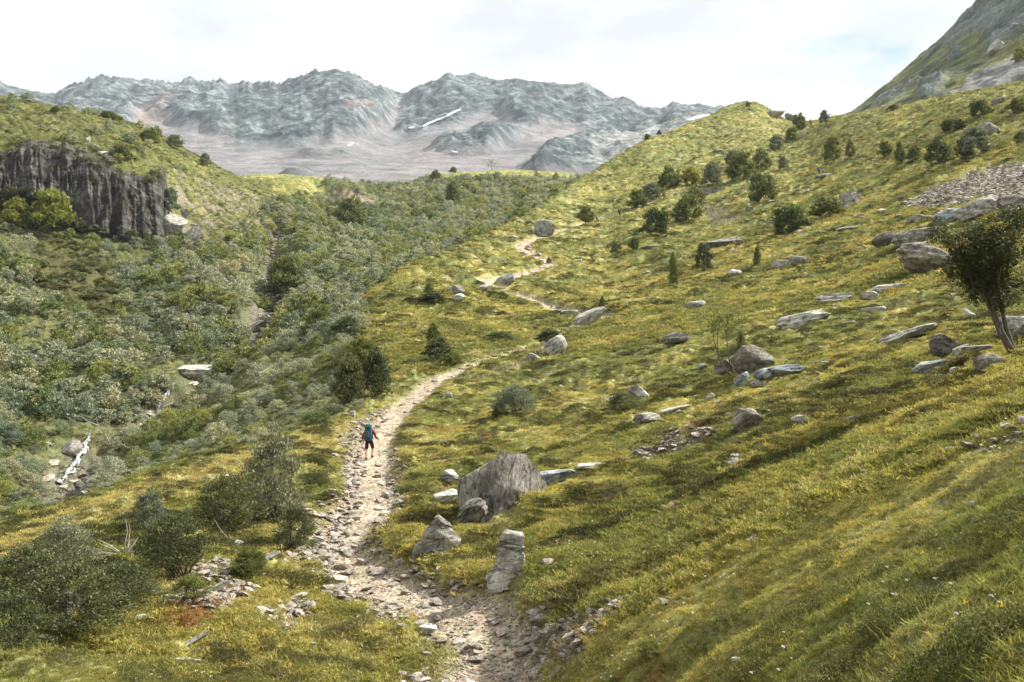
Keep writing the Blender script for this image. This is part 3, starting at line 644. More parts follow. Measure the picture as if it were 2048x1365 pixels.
# ------------------------------------------------------------------ rocks
def ico(sub):
    import bmesh
    b = bmesh.new(); bmesh.ops.create_icosphere(b, subdivisions=sub, radius=1)
    V = np.array([v.co[:] for v in b.verts]); Fi = np.array([[v.index for v in f.verts] for f in b.faces]); b.free(); return V, Fi
ICO = {k: ico(k) for k in (1, 2, 3, 4, 5)}
def rock_verts(seed, sub=3, planes=11, size=(1, 1, 1), rough=.05, cut=(.55, .85), tops=None, lay=0.0):
    r = np.random.default_rng(seed); V, Fi = ICO[sub]; V = V.copy() * 1.15
    nr_ = r.normal(size=(planes, 3)); nr_ /= np.linalg.norm(nr_, axis=1)[:, None]
    ds = r.uniform(*cut, size=planes)
    P = [(n, d) for n, d in zip(nr_, ds)]
    if tops: P += [(np.array(n, float) / np.linalg.norm(n), d) for n, d in tops]
    for n, d in P:
        e = V @ n - d; V = V - np.where(e > 0, e, 0)[:, None] * n
    V = V / np.abs(V).max(0)
    nv = V / (np.linalg.norm(V, axis=1)[:, None] + 1e-6)
    o = r.uniform(0, 50, 3)
    V = V + nv * (rough * perlin3(V * 1.7 + o, 3) + rough * .6 * perlin3(V * 4 + o, 5) + rough * .35 * perlin3(V * 9 + o, 6))[:, None]
    if lay: # bedding: shallow ledges along z
        k = np.sin((V[:, 2] + .25 * V[:, 0] + .1 * perlin3(V * 2 + o, 9)) * 14); V[:, :2] *= (1 + lay * np.sign(k) * np.abs(k) ** .4)[:, None]
    return V * np.array(size) * .5 * 1.0, Fi
def rock_mesh(name, *a, **k):
    V, Fi = rock_verts(*a, **k); me = mesh_np(name, V, Fi); me.set_sharp_from_angle(angle=math.radians(32)); return me
def R3(x, y, z): return Euler((math.radians(x), math.radians(y), math.radians(z))).to_matrix().to_4x4()
# photo pixel of the foot, width and height in px, material, (tilt x, tilt y, turn), style, label
SHAPES = {  # depth/width, cut range, planes, rough, lay, sink fraction
 'block': (.9, (.5, .8), 9, .05, .02, .08), 'slab': (.8, (.6, .9), 8, .045, .04, .06), 'round': (.9, (.78, .95), 14, .06, .0, .10),
 'wedge': (.8, (.4, .75), 6, .05, .03, .08), 'layer': (.9, (.6, .85), 8, .05, .06, .1)}
ROCKS = [
 (1104,976,92,34,'B',(0,-8,10),'slab','pale blue and white slab leaning against the right foot of the great boulder'),
 (1062,972,52,26,'R',(0,0,30),'block','small grey block wedged between the great boulder and the pale blue slab'),
 (950,1052,66,50,'R',(0,-25,20),'layer','layered grey block at the lower left foot of the great boulder'),
 (893,1012,58,30,'P',(0,-14,15),'slab','pale slab with dark stripes lying left of the great boulder'),
 (903,968,44,28,'R',(0,15,10),'layer','small layered rock upslope from the striped pale slab'),
 (1175,942,74,14,'R',(0,-4,5),'slab','long low ledge of grey stone in the grass right of the great boulder'),
 (1003,923,18,12,'P',(0,0,0),'block','little pale rock just behind the peak of the great boulder'),
 (1279,806,54,34,'R',(0,5,20),'wedge','pointed grey boulder above a grassy hollow in the middle of the meadow'),
 (1237,808,38,20,'P',(0,-8,0),'slab','pale flat rock touching the pointed grey boulder in the meadow'),
 (1293,850,52,26,'P',(0,-10,10),'layer','pale rock in the grass below the pointed grey boulder'),
 (1352,826,66,11,'P',(0,-12,0),'slab','narrow pale ledge running uphill right of the pointed boulder'),
 (1494,866,62,50,'D',(0,-12,30),'round','speckled boulder with a rusty brown moss cap'),
 (1600,850,36,17,'P',(0,-5,0),'block','small pale block right of the rusty capped boulder'),
 (1707,843,34,11,'R',(0,-14,0),'slab','small flat grey rock in the grass, right of the pale block'),
 (1470,934,30,16,'P',(0,0,0),'slab','white stone under a small round stone in a dark hollow'),
 (1470,922,20,14,'R',(0,0,0),'round','small round stone resting on a white stone in a dark hollow'),
 (1505,752,84,56,'D',(0,12,20),'round','dark brown boulder beside the thin sapling'),
 (1450,752,46,32,'D',(0,-10,0),'wedge','dark brown rock at the foot of the thin sapling'),
 (1480,774,38,28,'B',(0,-30,0),'wedge','blue grey wedge of rock below the dark brown boulder'),
 (1530,768,44,30,'B',(0,-10,40),'block','blue grey block in the middle of a row of pale rocks'),
 (1572,752,76,26,'B',(0,-8,0),'slab','pale blue slab at the right end of the row below the dark brown boulder'),
 (1510,778,26,18,'P',(0,0,0),'block','small pale block in the row below the dark brown boulder'),
 (1352,691,56,26,'R',(0,-12,10),'layer','layered grey rock alone on the slope left of the thin sapling'),
 (1390,622,40,20,'P',(0,-5,0),'slab','pale topped rock half sunk in a mossy hump'),
 (1614,656,112,40,'P',(0,-12,10),'slab','large pale slab with a grassy notch in the right meadow'),
 (1666,610,68,26,'R',(0,-8,0),'layer','ribbed grey rock just above the large pale slab'),
 (1736,603,38,20,'R',(0,0,0),'block','grey block between the ribbed rock and the rounded slab'),
 (1780,586,68,22,'P',(0,-4,0),'slab','rounded pale slab highest in the diagonal row of rocks'),
 (1746,628,46,13,'P',(0,-6,0),'slab','thin pale slab in a grassy hump below the rounded pale slab'),
 (1700,650,32,7,'P',(0,-6,0),'slab','thin pale sliver of stone right of the large pale slab'),
 (1810,684,116,24,'P',(0,-17,0),'slab','long white slab tilted along the slope'),
 (1888,716,50,44,'R',(0,5,0),'block','grey block with a white top left of the leaning tree'),
 (1926,712,34,24,'B',(0,-15,0),'wedge','bluish broken rock beside the white topped block'),
 (1860,745,66,26,'B',(0,-8,0),'slab','greenish grey slab in front of the white topped block'),
 (1962,702,64,10,'P',(0,-3,0),'slab','thin pale slab pointing at the foot of the leaning tree'),
 (1982,744,56,34,'D',(0,0,0),'round','dull brown rock in the grass at the foot of the leaning tree'),
 (1907,748,22,15,'P',(0,0,0),'block','small white stone between the greenish slab and the brown rock'),
 (2030,680,60,44,'R',(0,10,0),'layer','grey rocks behind the leaning tree at the right edge'),
 (1936,640,26,20,'R',(0,0,0),'wedge','small pointed grey rock left of the leaning tree'),
 (1862,540,128,54,'D',(0,8,20),'layer','big dark mossy boulder with a white speckled face'),
 (1838,492,92,38,'P',(0,-6,0),'slab','white speckled boulder just above the big mossy boulder'),
 (1768,497,52,28,'D',(0,-25,0),'wedge','brown leaning slab left of the white speckled boulder'),
 (1893,448,56,32,'B',(0,-15,0),'round','bright blue white boulder in front of the ledge'),
 (1830,450,40,16,'R',(0,-10,0),'block','grey rock left of the bright blue white boulder'),
 (1958,440,84,44,'R',(0,2,0),'layer','left half of the broken rock ledge at the foot of the scree field'),
 (2036,438,84,46,'D',(0,-3,0),'layer','right half of the broken rock ledge, cut by the right edge'),
 (352,478,44,46,'R',(0,-20,0),'layer','pale rock buttress at the right foot of the dark cliff'),
 (388,485,40,28,'R',(0,-15,0),'wedge','brown rock outcrop in the crag right of the dark cliff'),
 (372,440,26,22,'R',(0,-20,0),'wedge','small rock outcrop above the brown one in the crag right of the cliff'),
 (1432,498,96,22,'P',(0,-9,0),'slab','low white slab below the round bushes'),
 (1475,492,24,12,'D',(0,0,0),'block','small dark rock at the right end of the low white slab'),
 (1418,389,88,17,'P',(0,0,0),'slab','long flat topped boulder beside the bush clump'),
 (1088,476,48,36,'P',(0,-10,0),'round','tall rounded boulder above the upper bend of the trail'),
 (1026,481,20,9,'R',(0,0,0),'round','small low stone left of the tall rounded boulder'),
 (1973,276,46,30,'R',(0,5,0),'round','brown grey boulder above the dark bush near the right edge'),
 (1700,410,42,24,'R',(0,0,0),'wedge','pointed grey rock right of the twin round bushes'),
 (1650,358,34,10,'R',(0,0,0),'layer','small layered rock on the upper meadow below the two dark shrubs'),
 (1183,650,70,32,'R',(0,-18,0),'wedge','lichen spotted boulder beside the trail bend'),
 (1140,632,36,13,'P',(0,-4,0),'slab','white flat rock left of the lichen spotted trail boulder'),
 (1150,660,24,10,'P',(0,0,0),'slab','small pale stone under the lichen spotted trail boulder'),
 (966,586,32,20,'R',(0,0,0),'block','square grey rock at the left end of the stony trail bend'),
 (1008,572,46,22,'P',(0,-22,0),'slab','pale tilted slab on the stony trail bend'),
 (912,590,38,18,'R',(0,0,0),'layer','grey rock poking out left of the trail above a dark bush'),
 (916,606,30,18,'P',(0,10,0),'block','pale rock below the grey one left of the trail'),
 (1106,712,54,42,'R',(0,-25,0),'wedge','upright leaning grey boulder just above the line of stones'),
 (1068,726,30,18,'R',(0,0,0),'block','short grey block at the left foot of the leaning boulder'),
 (896,798,20,12,'R',(0,0,0),'wedge','small pointed rock on the right edge of the trail above the hiker'),
 (705,838,14,16,'P',(0,0,0),'wedge','small upright stone left of the trail above the hiker'),
 (770,1000,20,14,'P',(0,0,0),'block','square white stone on the right edge of the trail below the hiker'),
 (910,1196,15,22,'P',(0,10,0),'wedge','white upright stone stuck in the dark bank beside the trail'),
 (800,1136,26,18,'R',(0,0,0),'block','grey stone in the bank left of the leaning wedge'),
 (855,1272,36,18,'P',(0,-4,0),'slab','pale flat stone at the left edge of the trail near the bottom'),
 (785,1222,44,9,'R',(0,0,0),'slab','thin grey slab on the left edge of the trail'),
 (640,1090,30,18,'R',(0,0,0),'wedge','grey rock where the trail bends left'),
 (540,1122,44,10,'P',(0,-24,0),'slab','mossy pale slab on the slope left of the trail bend'),
 (430,1190,54,14,'P',(0,-28,0),'slab','pale rock on top of the rusty mound'),
 (380,1296,80,12,'R',(0,-26,0),'slab','long grey slab below the rusty mound'),
 (376,1330,50,9,'P',(0,8,0),'slab','pale flat slab at the bottom left'),
 (283,1244,28,12,'P',(0,0,0),'block','white stone in the dark grass below the thicket'),
 (585,1206,56,10,'P',(0,-18,0),'slab','pale slab in the stony turf left of the trail'),
 (560,1226,26,14,'P',(0,-18,0),'block','pale stone just below the slab in the stony turf'),
 (478,1096,20,14,'P',(0,0,0),'block','white stone in a bare spot between the bushes'),
 (325,1126,20,8,'P',(0,0,0),'slab','pale stone among the gnarled branches'),
 (1242,1212,48,18,'R',(0,-20,0),'slab','brown grey slab topping the stony bank'),
 (1076,1290,30,34,'R',(0,-30,0),'layer','leaning grey rock in the stony bank right of the trail'),
 (1788,908,32,11,'P',(0,0,0),'slab','small flat white rock alone in the right meadow'),
 (1942,1026,24,20,'R',(0,-20,0),'wedge','small pointed grey rock low in the grass at the right'),
 (1474,1326,22,9,'P',(0,0,0),'slab','small white stone near the bottom edge'),
 (1818,886,24,7,'P',(0,0,0),'slab','tiny pale stone just above the flat white rock'),
 (235,702,46,14,'R',(0,8,0),'slab','bare grey rock slab among the gully bushes'),
 (504,668,64,20,'P',(0,-35,0),'slab','pale steep rock face beside the upper cascade'),
 (462,692,40,24,'R',(0,25,0),'layer','broken grey rocks at the left side of the upper cascade'),
 (392,760,100,30,'P',(0,-4,0),'slab','pale shelf of rock at the head of the middle cascade'),
 (140,915,44,26,'R',(0,-40,0),'slab','wet grey rock at the left of the lowest waterfall'),
 (206,316,22,12,'P',(0,0,0),'block','white rock on the brow of the cliff'),
 (222,330,30,14,'P',(0,10,0),'block','white rock lower on the brow of the cliff'),
 (176,288,8,16,'P',(0,0,0),'wedge','small white rock standing on the left hilltop'),
 (190,298,14,10,'P',(0,0,0),'block','small white rock beside the standing one on the left hilltop'),
 (203,470,22,14,'R',(0,0,0),'round','rounded rock at the foot of the dark cliff'),
 (1545,236,46,20,'D',(0,-5,0),'layer','dark crag on the left face of the grassy knoll'),
 (1582,232,26,16,'R',(0,25,0),'slab','grey rock slab on the right shoulder of the grassy knoll'),
 (1602,278,28,9,'P',(0,0,0),'slab','white rocks below the bush in the narrow gully'),
 (1560,285,24,9,'P',(0,0,0),'slab','pale rock in the bed of the narrow gully'),
 (1438,305,22,8,'R',(0,0,0),'slab','small dark rock on the slope left of the narrow gully'),
 (1995,212,34,14,'R',(0,-15,0),'wedge','slanting grey rock near the crest at the upper right'),
 (1300,450,0,0,'',0,'',''),
 (1700,462,60,10,'P',(0,-3,0),'slab','flat pale stones among yellow grass below the twin bushes'),
 (1560,540,34,20,'R',(0,0,0),'block','square grey rock in the grass at the left of a mossy pair'),
 (1600,536,40,22,'D',(0,0,0),'round','mossy brown rock right of the square grey rock'),
 (1470,552,26,12,'P',(0,0,0),'round','small pale rounded rock below the dark round shrub'),
 (1296,548,12,6,'P',(0,0,0),'round','tiny white stone alone in the yellow grass'),
 (1300,500,44,10,'D',(0,-10,0),'slab','low brown rock right of the small trail shrubs'),
 (1160,526,12,7,'B',(0,0,0),'round','tiny blue grey stone right of the trail bend'),
 (1380,700,0,0,'',0,'',''),
 (1652,735,22,12,'P',(0,15,0),'wedge','small pale stone right of the pale blue slab'),
 (1403,742,22,14,'R',(0,0,0),'wedge','small grey stone left of the dark brown boulder'),
 (1636,768,16,10,'P',(0,0,0),'round','small round pale stone below the pale blue slab'),
 (1560,808,0,0,'',0,'',''),
 (1420,800,18,12,'P',(0,0,0),'wedge','small white stone downhill from the blue grey wedge'),
]
ROCKXY = []
MATS = {'R': M_ROCK, 'P': M_ROCKP, 'B': M_ROCKB, 'D': M_ROCKD}
def base_drop(cx, cy, rad):
    return float(min(ground_z(cx + rad * math.cos(a), cy + rad * math.sin(a)) for a in (0, 1.57, 3.14, 4.71)))
for k, (u, v, wp, hp, mt, rot, style, lab) in enumerate(ROCKS):
    if wp == 0: continue
    p, r = hit(u, v - 1); W = wp * r / F; H = hp * r / F
    dp, cut, pl, ro, lay, sink = SHAPES[style]
    D = min(W * dp, max(H * 3.0, W * .5)) * (.8 if style != 'round' else .9)
    cy_ = p + Vector((p.x, p.y, 0)).normalized() * (D * .42)
    zb = base_drop(cy_.x, cy_.y, W * .3)
    zb = min(zb, p.z)
    # the ground rises behind the foot: make the body tall enough to stand proud of it
    rise = max(0, float(ground_z(cy_.x, cy_.y)) - p.z)
    Ht = H * 1.0 / (1 - sink) + rise * .35
    sub = 4 if wp > 60 else (3 if wp > 24 else 2)
    me = rock_mesh('rock', 500 + k, sub, pl, (W * 1.04, D, Ht), ro, cut, [((0, -.15, 1), .62)] if style == 'slab' else None, lay)
    az_ = math.atan2(p.x, p.y)
    M = Matrix.Translation((cy_.x, cy_.y, p.z + Ht * (.5 - sink))) @ R3(0, 0, -math.degrees(az_)) @ R3(rot[0], rot[1], 0)
    me.transform(R3(0, 0, 0)); o = link('rock' if wp < 60 else 'boulder', me, MATS[mt]); o.matrix_world = M
    tag(o, lab, 'rock' if wp < 60 else 'boulder'); ROCKXY.append((cy_.x, cy_.y, W * .5, D * .5))

# the great boulder: faceted from its corner points
def hull_rock(name, pts, sub, rough, seed, mat, lay=0):
    import bmesh
    b = bmesh.new()
    for p in pts: b.verts.new(p)
    r_ = bmesh.ops.convex_hull(b, input=b.verts); 
    bmesh.ops.delete(b, geom=[e for e in r_['geom_interior'] if isinstance(e, bmesh.types.BMVert)], context='VERTS')
    bmesh.ops.triangulate(b, faces=b.faces)
    for _ in range(sub): bmesh.ops.subdivide_edges(b, edges=b.edges, cuts=1, use_grid_fill=True); bmesh.ops.triangulate(b, faces=b.faces)
    b.normal_update(); V = np.array([v.co[:] for v in b.verts]); Nn = np.array([v.normal[:] for v in b.verts])
    d = rough * (perlin3(V * .9 + seed, 1) + .5 * perlin3(V * 2.6 + seed, 2) + .3 * perlin3(V * 6 + seed, 3))
    if lay:
        kz = np.sin((V[:, 2] + .35 * V[:, 0]) * lay + 1.5 * perlin3(V * 1.2, 4)); d += .03 * np.sign(kz) * np.abs(kz) ** .3
    V = V + Nn * d[:, None]; Fi = np.array([[v.index for v in f.verts] for f in b.faces]); b.free()
    me = mesh_np(name, V, Fi); me.set_sharp_from_angle(angle=math.radians(28)); return me
def place_hull(name, u, v, pts_px, sub, rough, seed, mat, label, cat, lay=0, parent=None, name_o=None):
    """pts: (du px right, dv px up, depth px back) from the foot, at the foot's scale"""
    p, r = hit(u, v); s = r / F; az_ = math.atan2(p.x, p.y)
    me = hull_rock(name, [(a * s, c * s, b_ * s) for a, b_, c in pts_px], sub, rough, seed, mat, lay)
    if parent is None:
        o = link(name, me, mat); o.location = p; o.rotation_euler = (0, 0, -az_)
        tag(o, label, cat); return o, p, r
    o = link(name, me, mat, parent); return o, p, r
place_hull('great_boulder', 968, 1045, [(-55,58,25),(-46,0,0),(-40,-20,15),(-25,-25,10),(30,-5,-5),(88,55,20),(60,50,5),(40,70,-6),(-48,84,4),(-18,100,3),(14,122,10),(40,137,28),(84,133,46),(104,108,58),(122,82,70),(130,66,80),(112,20,50),(70,-10,30),(110,10,90),(20,-30,90),(-40,40,80),(-50,62,50),(70,-20,100)], 4, .05, 3.3, M_BOUL,
           'great grey boulder with a pale sloping top right of the trail', 'boulder', 0)
ROCKXY.append((*hit(975, 1030)[0][:2], 1.15, 1.0))
place_hull('boulder', 850, 1112, [(-30,-10,0),(-24,10,0),(14,70,8),(26,78,14),(30,66,2),(48,62,16),(74,32,20),(60,8,10),(20,-14,0),(60,0,50),(20,60,50),(-25,0,40),(0,-25,30)], 4, .035, 8.1, M_ROCK,
           'sharp wedge of grey rock leaning uphill on the bank of the trail', 'boulder', 12)
# stacked stone: a base, a body and a capping slab
p, r = hit(1012, 1176); az_ = math.atan2(p.x, p.y); s = r / F
root = bpy.data.objects.new('stacked_boulder', None); COL.objects.link(root); root.location = p; root.rotation_euler = (0, 0, -az_)
tag(root, 'upright cracked boulder of three stacked blocks in the grass right of the trail', 'boulder')
for nm, pts, sd_ in (('base_block', [(-36,-12,5),(-38,20,5),(-24,44,8),(-14,46,10),(-4,30,2),(34,26,6),(38,14,8),(38,-16,8),(-20,-20,5),(-30,-10,50),(30,-10,60),(30,30,60),(-20,40,50)], 5),
                     ('body_block', [(-18,44,0),(-19,78,2),(-8,80,0),(36,66,2),(38,62,6),(37,34,4),(30,27,0),(0,31,-3),(-10,38,-3),(-16,44,45),(34,34,50),(34,64,50),(-14,78,45)], 6),
                     ('middle_slab', [(-17,81,3),(-14,92,4),(37,79,5),(37,69,5),(-8,83,1),(-14,84,44),(36,72,48),(34,80,48),(-10,92,44)], 7),
                     ('cap_slab', [(-13,94,6),(-7,108,8),(0,112,14),(34,104,12),(38,100,10),(36,81,7),(-10,94,40),(34,84,48),(34,103,46),(0,110,42)], 8)):
    me = hull_rock(nm, [(a * s, c * s, b_ * s) for a, b_, c in pts], 3, .018, sd_ * 3.1, M_ROCK, 0)
    link(nm, me, M_ROCKP if nm == 'cap_slab' else M_ROCK, root)
ROCKXY.append((p.x, p.y, .6, .6))
# boulder on the far mountainside
p, r = hit_b(2006, 100); me = rock_mesh('boulder', 801, 3, 9, (44 * r / F, 34 * r / F, 32 * r / F), .05, (.5, .8)); o = link('boulder', me, M_ROCK); o.location = p + Vector((0, 3, 2)); o.rotation_euler = (0, -.6, 0)
tag(o, 'great pale boulder high on the mountainside at the upper right', 'boulder')

# ---- loose stones of the trail: the larger ones are objects, the rest is gravel
stone_meshes = [rock_mesh('stone', 900 + i, 1 if i % 2 else 2, 7, (1, .8 + .1 * (i % 3), .35 + .08 * (i % 4)), .06, (.5, .85)) for i in range(8)]
for m_ in stone_meshes: m_.materials.append(M_STONE)
stp = [rock_mesh('stone', 930 + i, 2, 7, (1, .8, .5), .05, (.5, .85)) for i in range(4)]
for m_ in stp: m_.materials.append(M_ROCKP)
R_ = random.Random(5)
def near_rock(x, y, pad=.1):
    return any(abs(x - a) < w_ + pad and abs(y - b) < d_ + pad for a, b, w_, d_ in ROCKXY)
STONE_LABELS = {}
def put_stone(x, y, size, grp, lab, meshes=stone_meshes):
    o = bpy.data.objects.new('loose_stone', R_.choice(meshes)); COL.objects.link(o)
    z = float(ground_z(x, y)); o.location = (x, y, z + size * .08)
    o.rotation_euler = (R_.uniform(-.3, .3), R_.uniform(-.3, .3), R_.uniform(0, 6.28)); o.scale = (size, size * R_.uniform(.7, 1.1), size * R_.uniform(.6, 1.1))
    tag(o, lab, 'stone', grp); return o
NST = 0
zones = [((0, 18), 'loose stones on the lowest stretch of the trail', 'pale loose stone on the lowest stretch of trail', 105, 1.25),
         ((18, 33), 'loose stones where the trail bends', 'loose stone on the trail between its bend and the hiker', 72, 1.3),
         ((33, 57), 'loose stones on the straight stretch above the hiker', 'small stone on the straight trail above the hiker', 24, 1.0),
         ((58, 74), 'line of stones linking the two stretches of trail', 'stone in the thin line above the trail', 18, .5)]
for (ta, tb), grp, lab, cnt, spread in zones:
    for _ in range(cnt):
        t = R_.uniform(ta, tb); i = int(t); f = t - i; i = min(i, len(d1x) - 2)
        x = d1x[i] * (1 - f) + d1x[i + 1] * f; y = d1y[i] * (1 - f) + d1y[i + 1] * f
        tx, ty = d1x[i + 1] - d1x[i], d1y[i + 1] - d1y[i]; l = math.hypot(tx, ty)
        off = R_.gauss(0, .68) * spread; off = math.copysign(max(abs(off), .34), off)
        x += ty / l * off; y -= tx / l * off; r = math.hypot(x, y)
        if near_rock(x, y): continue
        sz = max(R_.choice([.16, .2, .25, .3, .38, .5]) , 11 * r / F * R_.uniform(.9, 1.6)) 
        if r > 30: sz = min(sz, .55)
        part = 'left' if off < -.35 else ('right' if off > .35 else None)
        put_stone(x, y, sz * 1.05, grp, lab + (' near its %s edge' % part if part else ' in its middle'))
for grp, lab, poly, cnt, smin in (('stones spilling down the bank right of the trail', 'loose stone in the stony bank at the bottom right of the trail', [(1060,1350),(1130,1260),(1230,1200),(1250,1215),(1190,1290),(1100,1350)], 22, 10),
                            ('stones in the patch of reddish soil', 'loose stone in the patch of reddish soil in the meadow', [(1270,905),(1340,865),(1430,850),(1440,875),(1360,905)], 10, 9),
                            ('stones in the gravel patch under the gnarled shrub', 'loose pale stone in the gravel under the gnarled shrub', [(130,1190),(200,1150),(330,1130),(440,1110),(430,1150),(300,1160),(190,1200)], 14, 9),
                            ('stones scattered in the turf left of the trail', 'loose pale stone in the turf left of the trail bottom', [(440,1200),(620,1150),(760,1230),(860,1330),(700,1350),(560,1300)], 28, 9),
                            ('stones scattered on the upper meadow', 'loose pale stone on the yellow upper meadow below the bush clump', [(1400,410),(1560,360),(1800,400),(1880,440),(1700,480),(1440,450)], 30, 11),
                            ('stones at the lower edge of the scree field', 'larger grey stone at the lower edge of the scree field', [(1790,415),(1880,385),(2040,400),(1900,470),(1850,450)], 20, 13),
                            ('stones around the stony trail bend', 'loose stone around the stony upper trail bend', [(1030,600),(1060,590),(1130,620),(1240,628),(1150,640),(1060,610)], 10, 9),
                            ('stones on the upper trail below the rounded boulder', 'loose stone on the short trail stretch below the tall rounded boulder', [(1030,500),(1050,485),(1070,505),(1095,520),(1060,520)], 6, 9)):
    us = [q[0] for q in poly]; vs = [q[1] for q in poly]; k = 0; tries = 0
    while k < cnt and tries < 3000:
        tries += 1; u = R_.uniform(min(us), max(us)); v = R_.uniform(min(vs), max(vs))
        if not bool(inpoly(np.array([u]), np.array([v]), poly)[0]): continue
        p, r = hit(u, v)
        if near_rock(p.x, p.y): continue
        put_stone(p.x, p.y, smin * r / F * R_.uniform(.8, 2.0), grp, lab, stp if R_.random() < .4 else stone_meshes); k += 1

# ------------------------------------------------------------------ scatter by geometry nodes
def scatter(name, protos, P, rot, scl, idx, tint=None):
    me = bpy.data.meshes.new(name); n_ = len(P); me.vertices.add(n_); me.vertices.foreach_set('co', np.ascontiguousarray(P, np.float32).ravel())
    def at(nm, ty, arr, key):
        a = me.attributes.new(nm, ty, 'POINT'); a.data.foreach_set(key, np.ascontiguousarray(arr).ravel())
    at('rot', 'FLOAT_VECTOR', rot.astype(np.float32), 'vector'); at('scl', 'FLOAT_VECTOR', scl.astype(np.float32), 'vector'); at('idx', 'INT', idx.astype(np.int32), 'value')
    if tint is not None:
        c4 = np.ones((n_, 4), np.float32); c4[:, :3] = tint; at('tint', 'FLOAT_COLOR', c4, 'color')
    me.update(); o = link(name, me)
    c = bpy.data.collections.new(name + '_kinds')
    for i, pm in enumerate(protos):
        po = bpy.data.objects.new('%s_kind_%02d' % (name, i), pm); c.objects.link(po)
    g = bpy.data.node_groups.new(name, 'GeometryNodeTree')
    g.interface.new_socket('Geometry', in_out='INPUT', socket_type='NodeSocketGeometry'); g.interface.new_socket('Geometry', in_out='OUTPUT', socket_type='NodeSocketGeometry')
    gi = g.nodes.new('NodeGroupInput'); go = g.nodes.new('NodeGroupOutput')
    iop = g.nodes.new('GeometryNodeInstanceOnPoints'); ci = g.nodes.new('GeometryNodeCollectionInfo')
    ci.inputs['Collection'].default_value = c; ci.inputs['Separate Children'].default_value = True; ci.inputs['Reset Children'].default_value = True
    def na(nm, ty):
        x = g.nodes.new('GeometryNodeInputNamedAttribute'); x.data_type = ty; x.inputs[0].default_value = nm; return next(s_ for s_ in x.outputs if s_.enabled)
    e2r = g.nodes.new('FunctionNodeEulerToRotation')
    g.links.new(na('rot', 'FLOAT_VECTOR'), e2r.inputs[0])
    g.links.new(gi.outputs[0], iop.inputs['Points']); g.links.new(ci.outputs[0], iop.inputs['Instance']); iop.inputs['Pick Instance'].default_value = True
    g.links.new(na('idx', 'INT'), iop.inputs['Instance Index']); g.links.new(e2r.outputs[0], iop.inputs['Rotation']); g.links.new(na('scl', 'FLOAT_VECTOR'), iop.inputs['Scale'])
    g.links.new(iop.outputs[0], go.inputs[0])
    md = o.modifiers.new('scatter', 'NODES'); md.node_group = g
    return o
CELL = np.gradient(X, axis=0) ** 2 + np.gradient(Y, axis=0) ** 2
AREA = (RG * (A1 - A0) / (NA - 1)) * np.gradient(RR)[None, :]
def sample(weight, n_, seed=0, jitter=True):
    """n_ ground points with density proportional to weight (per square metre)"""
    r = np.random.default_rng(seed); wgt = (weight * AREA).ravel(); cum = np.cumsum(wgt); k = np.searchsorted(cum, r.uniform(0, cum[-1], n_))
    i, j = np.unravel_index(np.clip(k, 0, wgt.size - 1), X.shape)
    a = az[i] + r.uniform(-.5, .5, n_) * (az[1] - az[0]); rr = np.exp(LR[j] + r.uniform(-.5, .5, n_) * np.gradient(LR)[j])
    x = rr * np.sin(a); y = rr * np.cos(a); return np.stack([x, y, ground_z(x, y)], -1), i, j
SEEN = (UU > -60 - 4400 / RG) & (UU < 2108 + 4400 / RG) & (UU > -1500) & (UU < 3400) & (VV < 1365 + 4400 / RG) & (np.abs(AZ) < 1.2)
# only where the ground faces the lens or nearly so (a step to the side still sees it)
runmax = np.maximum.accumulate(np.where(RG > 3, Z / RG, -9), axis=1)
OPEN = (Z / RG) > runmax - .02
# gravel on the trail
st8 = [rock_mesh('pebble', 960 + i, 1, 6, (1, .85, .5), .05, (.5, .85)) for i in range(6)]
for m_ in st8: m_.materials.append(M_STONE)
def rnd(n_, lo, hi, s): return np.random.default_rng(s).uniform(lo, hi, n_)
def stones(name, weight, n_, slo, shi, seed, lab):
    P, i, j = sample(weight, n_, seed); s = slo * (shi / slo) ** (rnd(n_, 0, 1, seed + 1) ** 1.8); r = np.hypot(P[:, 0], P[:, 1])
    s = np.maximum(s, r * .0009); P[:, 2] += s * (.22 if name == 'scattered_stones' else .05)
    rot = np.stack([rnd(n_, -.4, .4, seed + 2), rnd(n_, -.4, .4, seed + 3), rnd(n_, 0, 6.28, seed + 4)], -1)
    o = scatter(name, st8, P, rot, np.stack([s, s * rnd(n_, .7, 1.1, seed + 5), s * rnd(n_, .5, 1, seed + 6)], -1), np.random.default_rng(seed).integers(0, 6, n_))
    tag(o, lab, name, kind='stuff'); return o
wpath = (TR * (.3 + 2.0 * sstep(.3, .75, Dm)) + SOIL * 1.0 + sstep(2.6, .8, D1) * .5 * (T1 < 57)) * SEEN * (RG < 240) * 40 / np.clip(RG, 10, 300) ** 1.3
stones('gravel', wpath, 30000, .03, .13, 301, 'small stones and gravel strewn over the trail and bare soil')
stones('scree', (SCREE + SCREE * (fbm(X / 5, Y / 5, 2, 302) > 0)) * SEEN, 15000, .10, .75, 305, 'grey scree of broken stones at the right edge of the meadow')
wst = sstep(.15, .5, fbm(X / 6, Y / 5, 3, 307)) * OPEN * SEEN * (1 - BZf) * (RG > 12) * (RG < 300) / np.clip(RG, 10, 300) ** 1.6 * (1 + 3 * inpoly(UU, VV, [(1300,380),(1900,330),(2048,450),(1800,620),(1400,480)]))
stones('scattered_stones', wst + SOIL * 7 / np.clip(RG, 10, 300) ** 1.6 * SEEN, 5200, .10, .38, 309, 'small stones scattered thinly through the turf')

stones('gully_rocks', np.exp(-(DS / 2.6) ** 2) * (RG > 72) * (RG < 300) * SEEN, 1500, .25, 1.9, 315, 'wet grey rocks lining the bed of the stream in the gully')
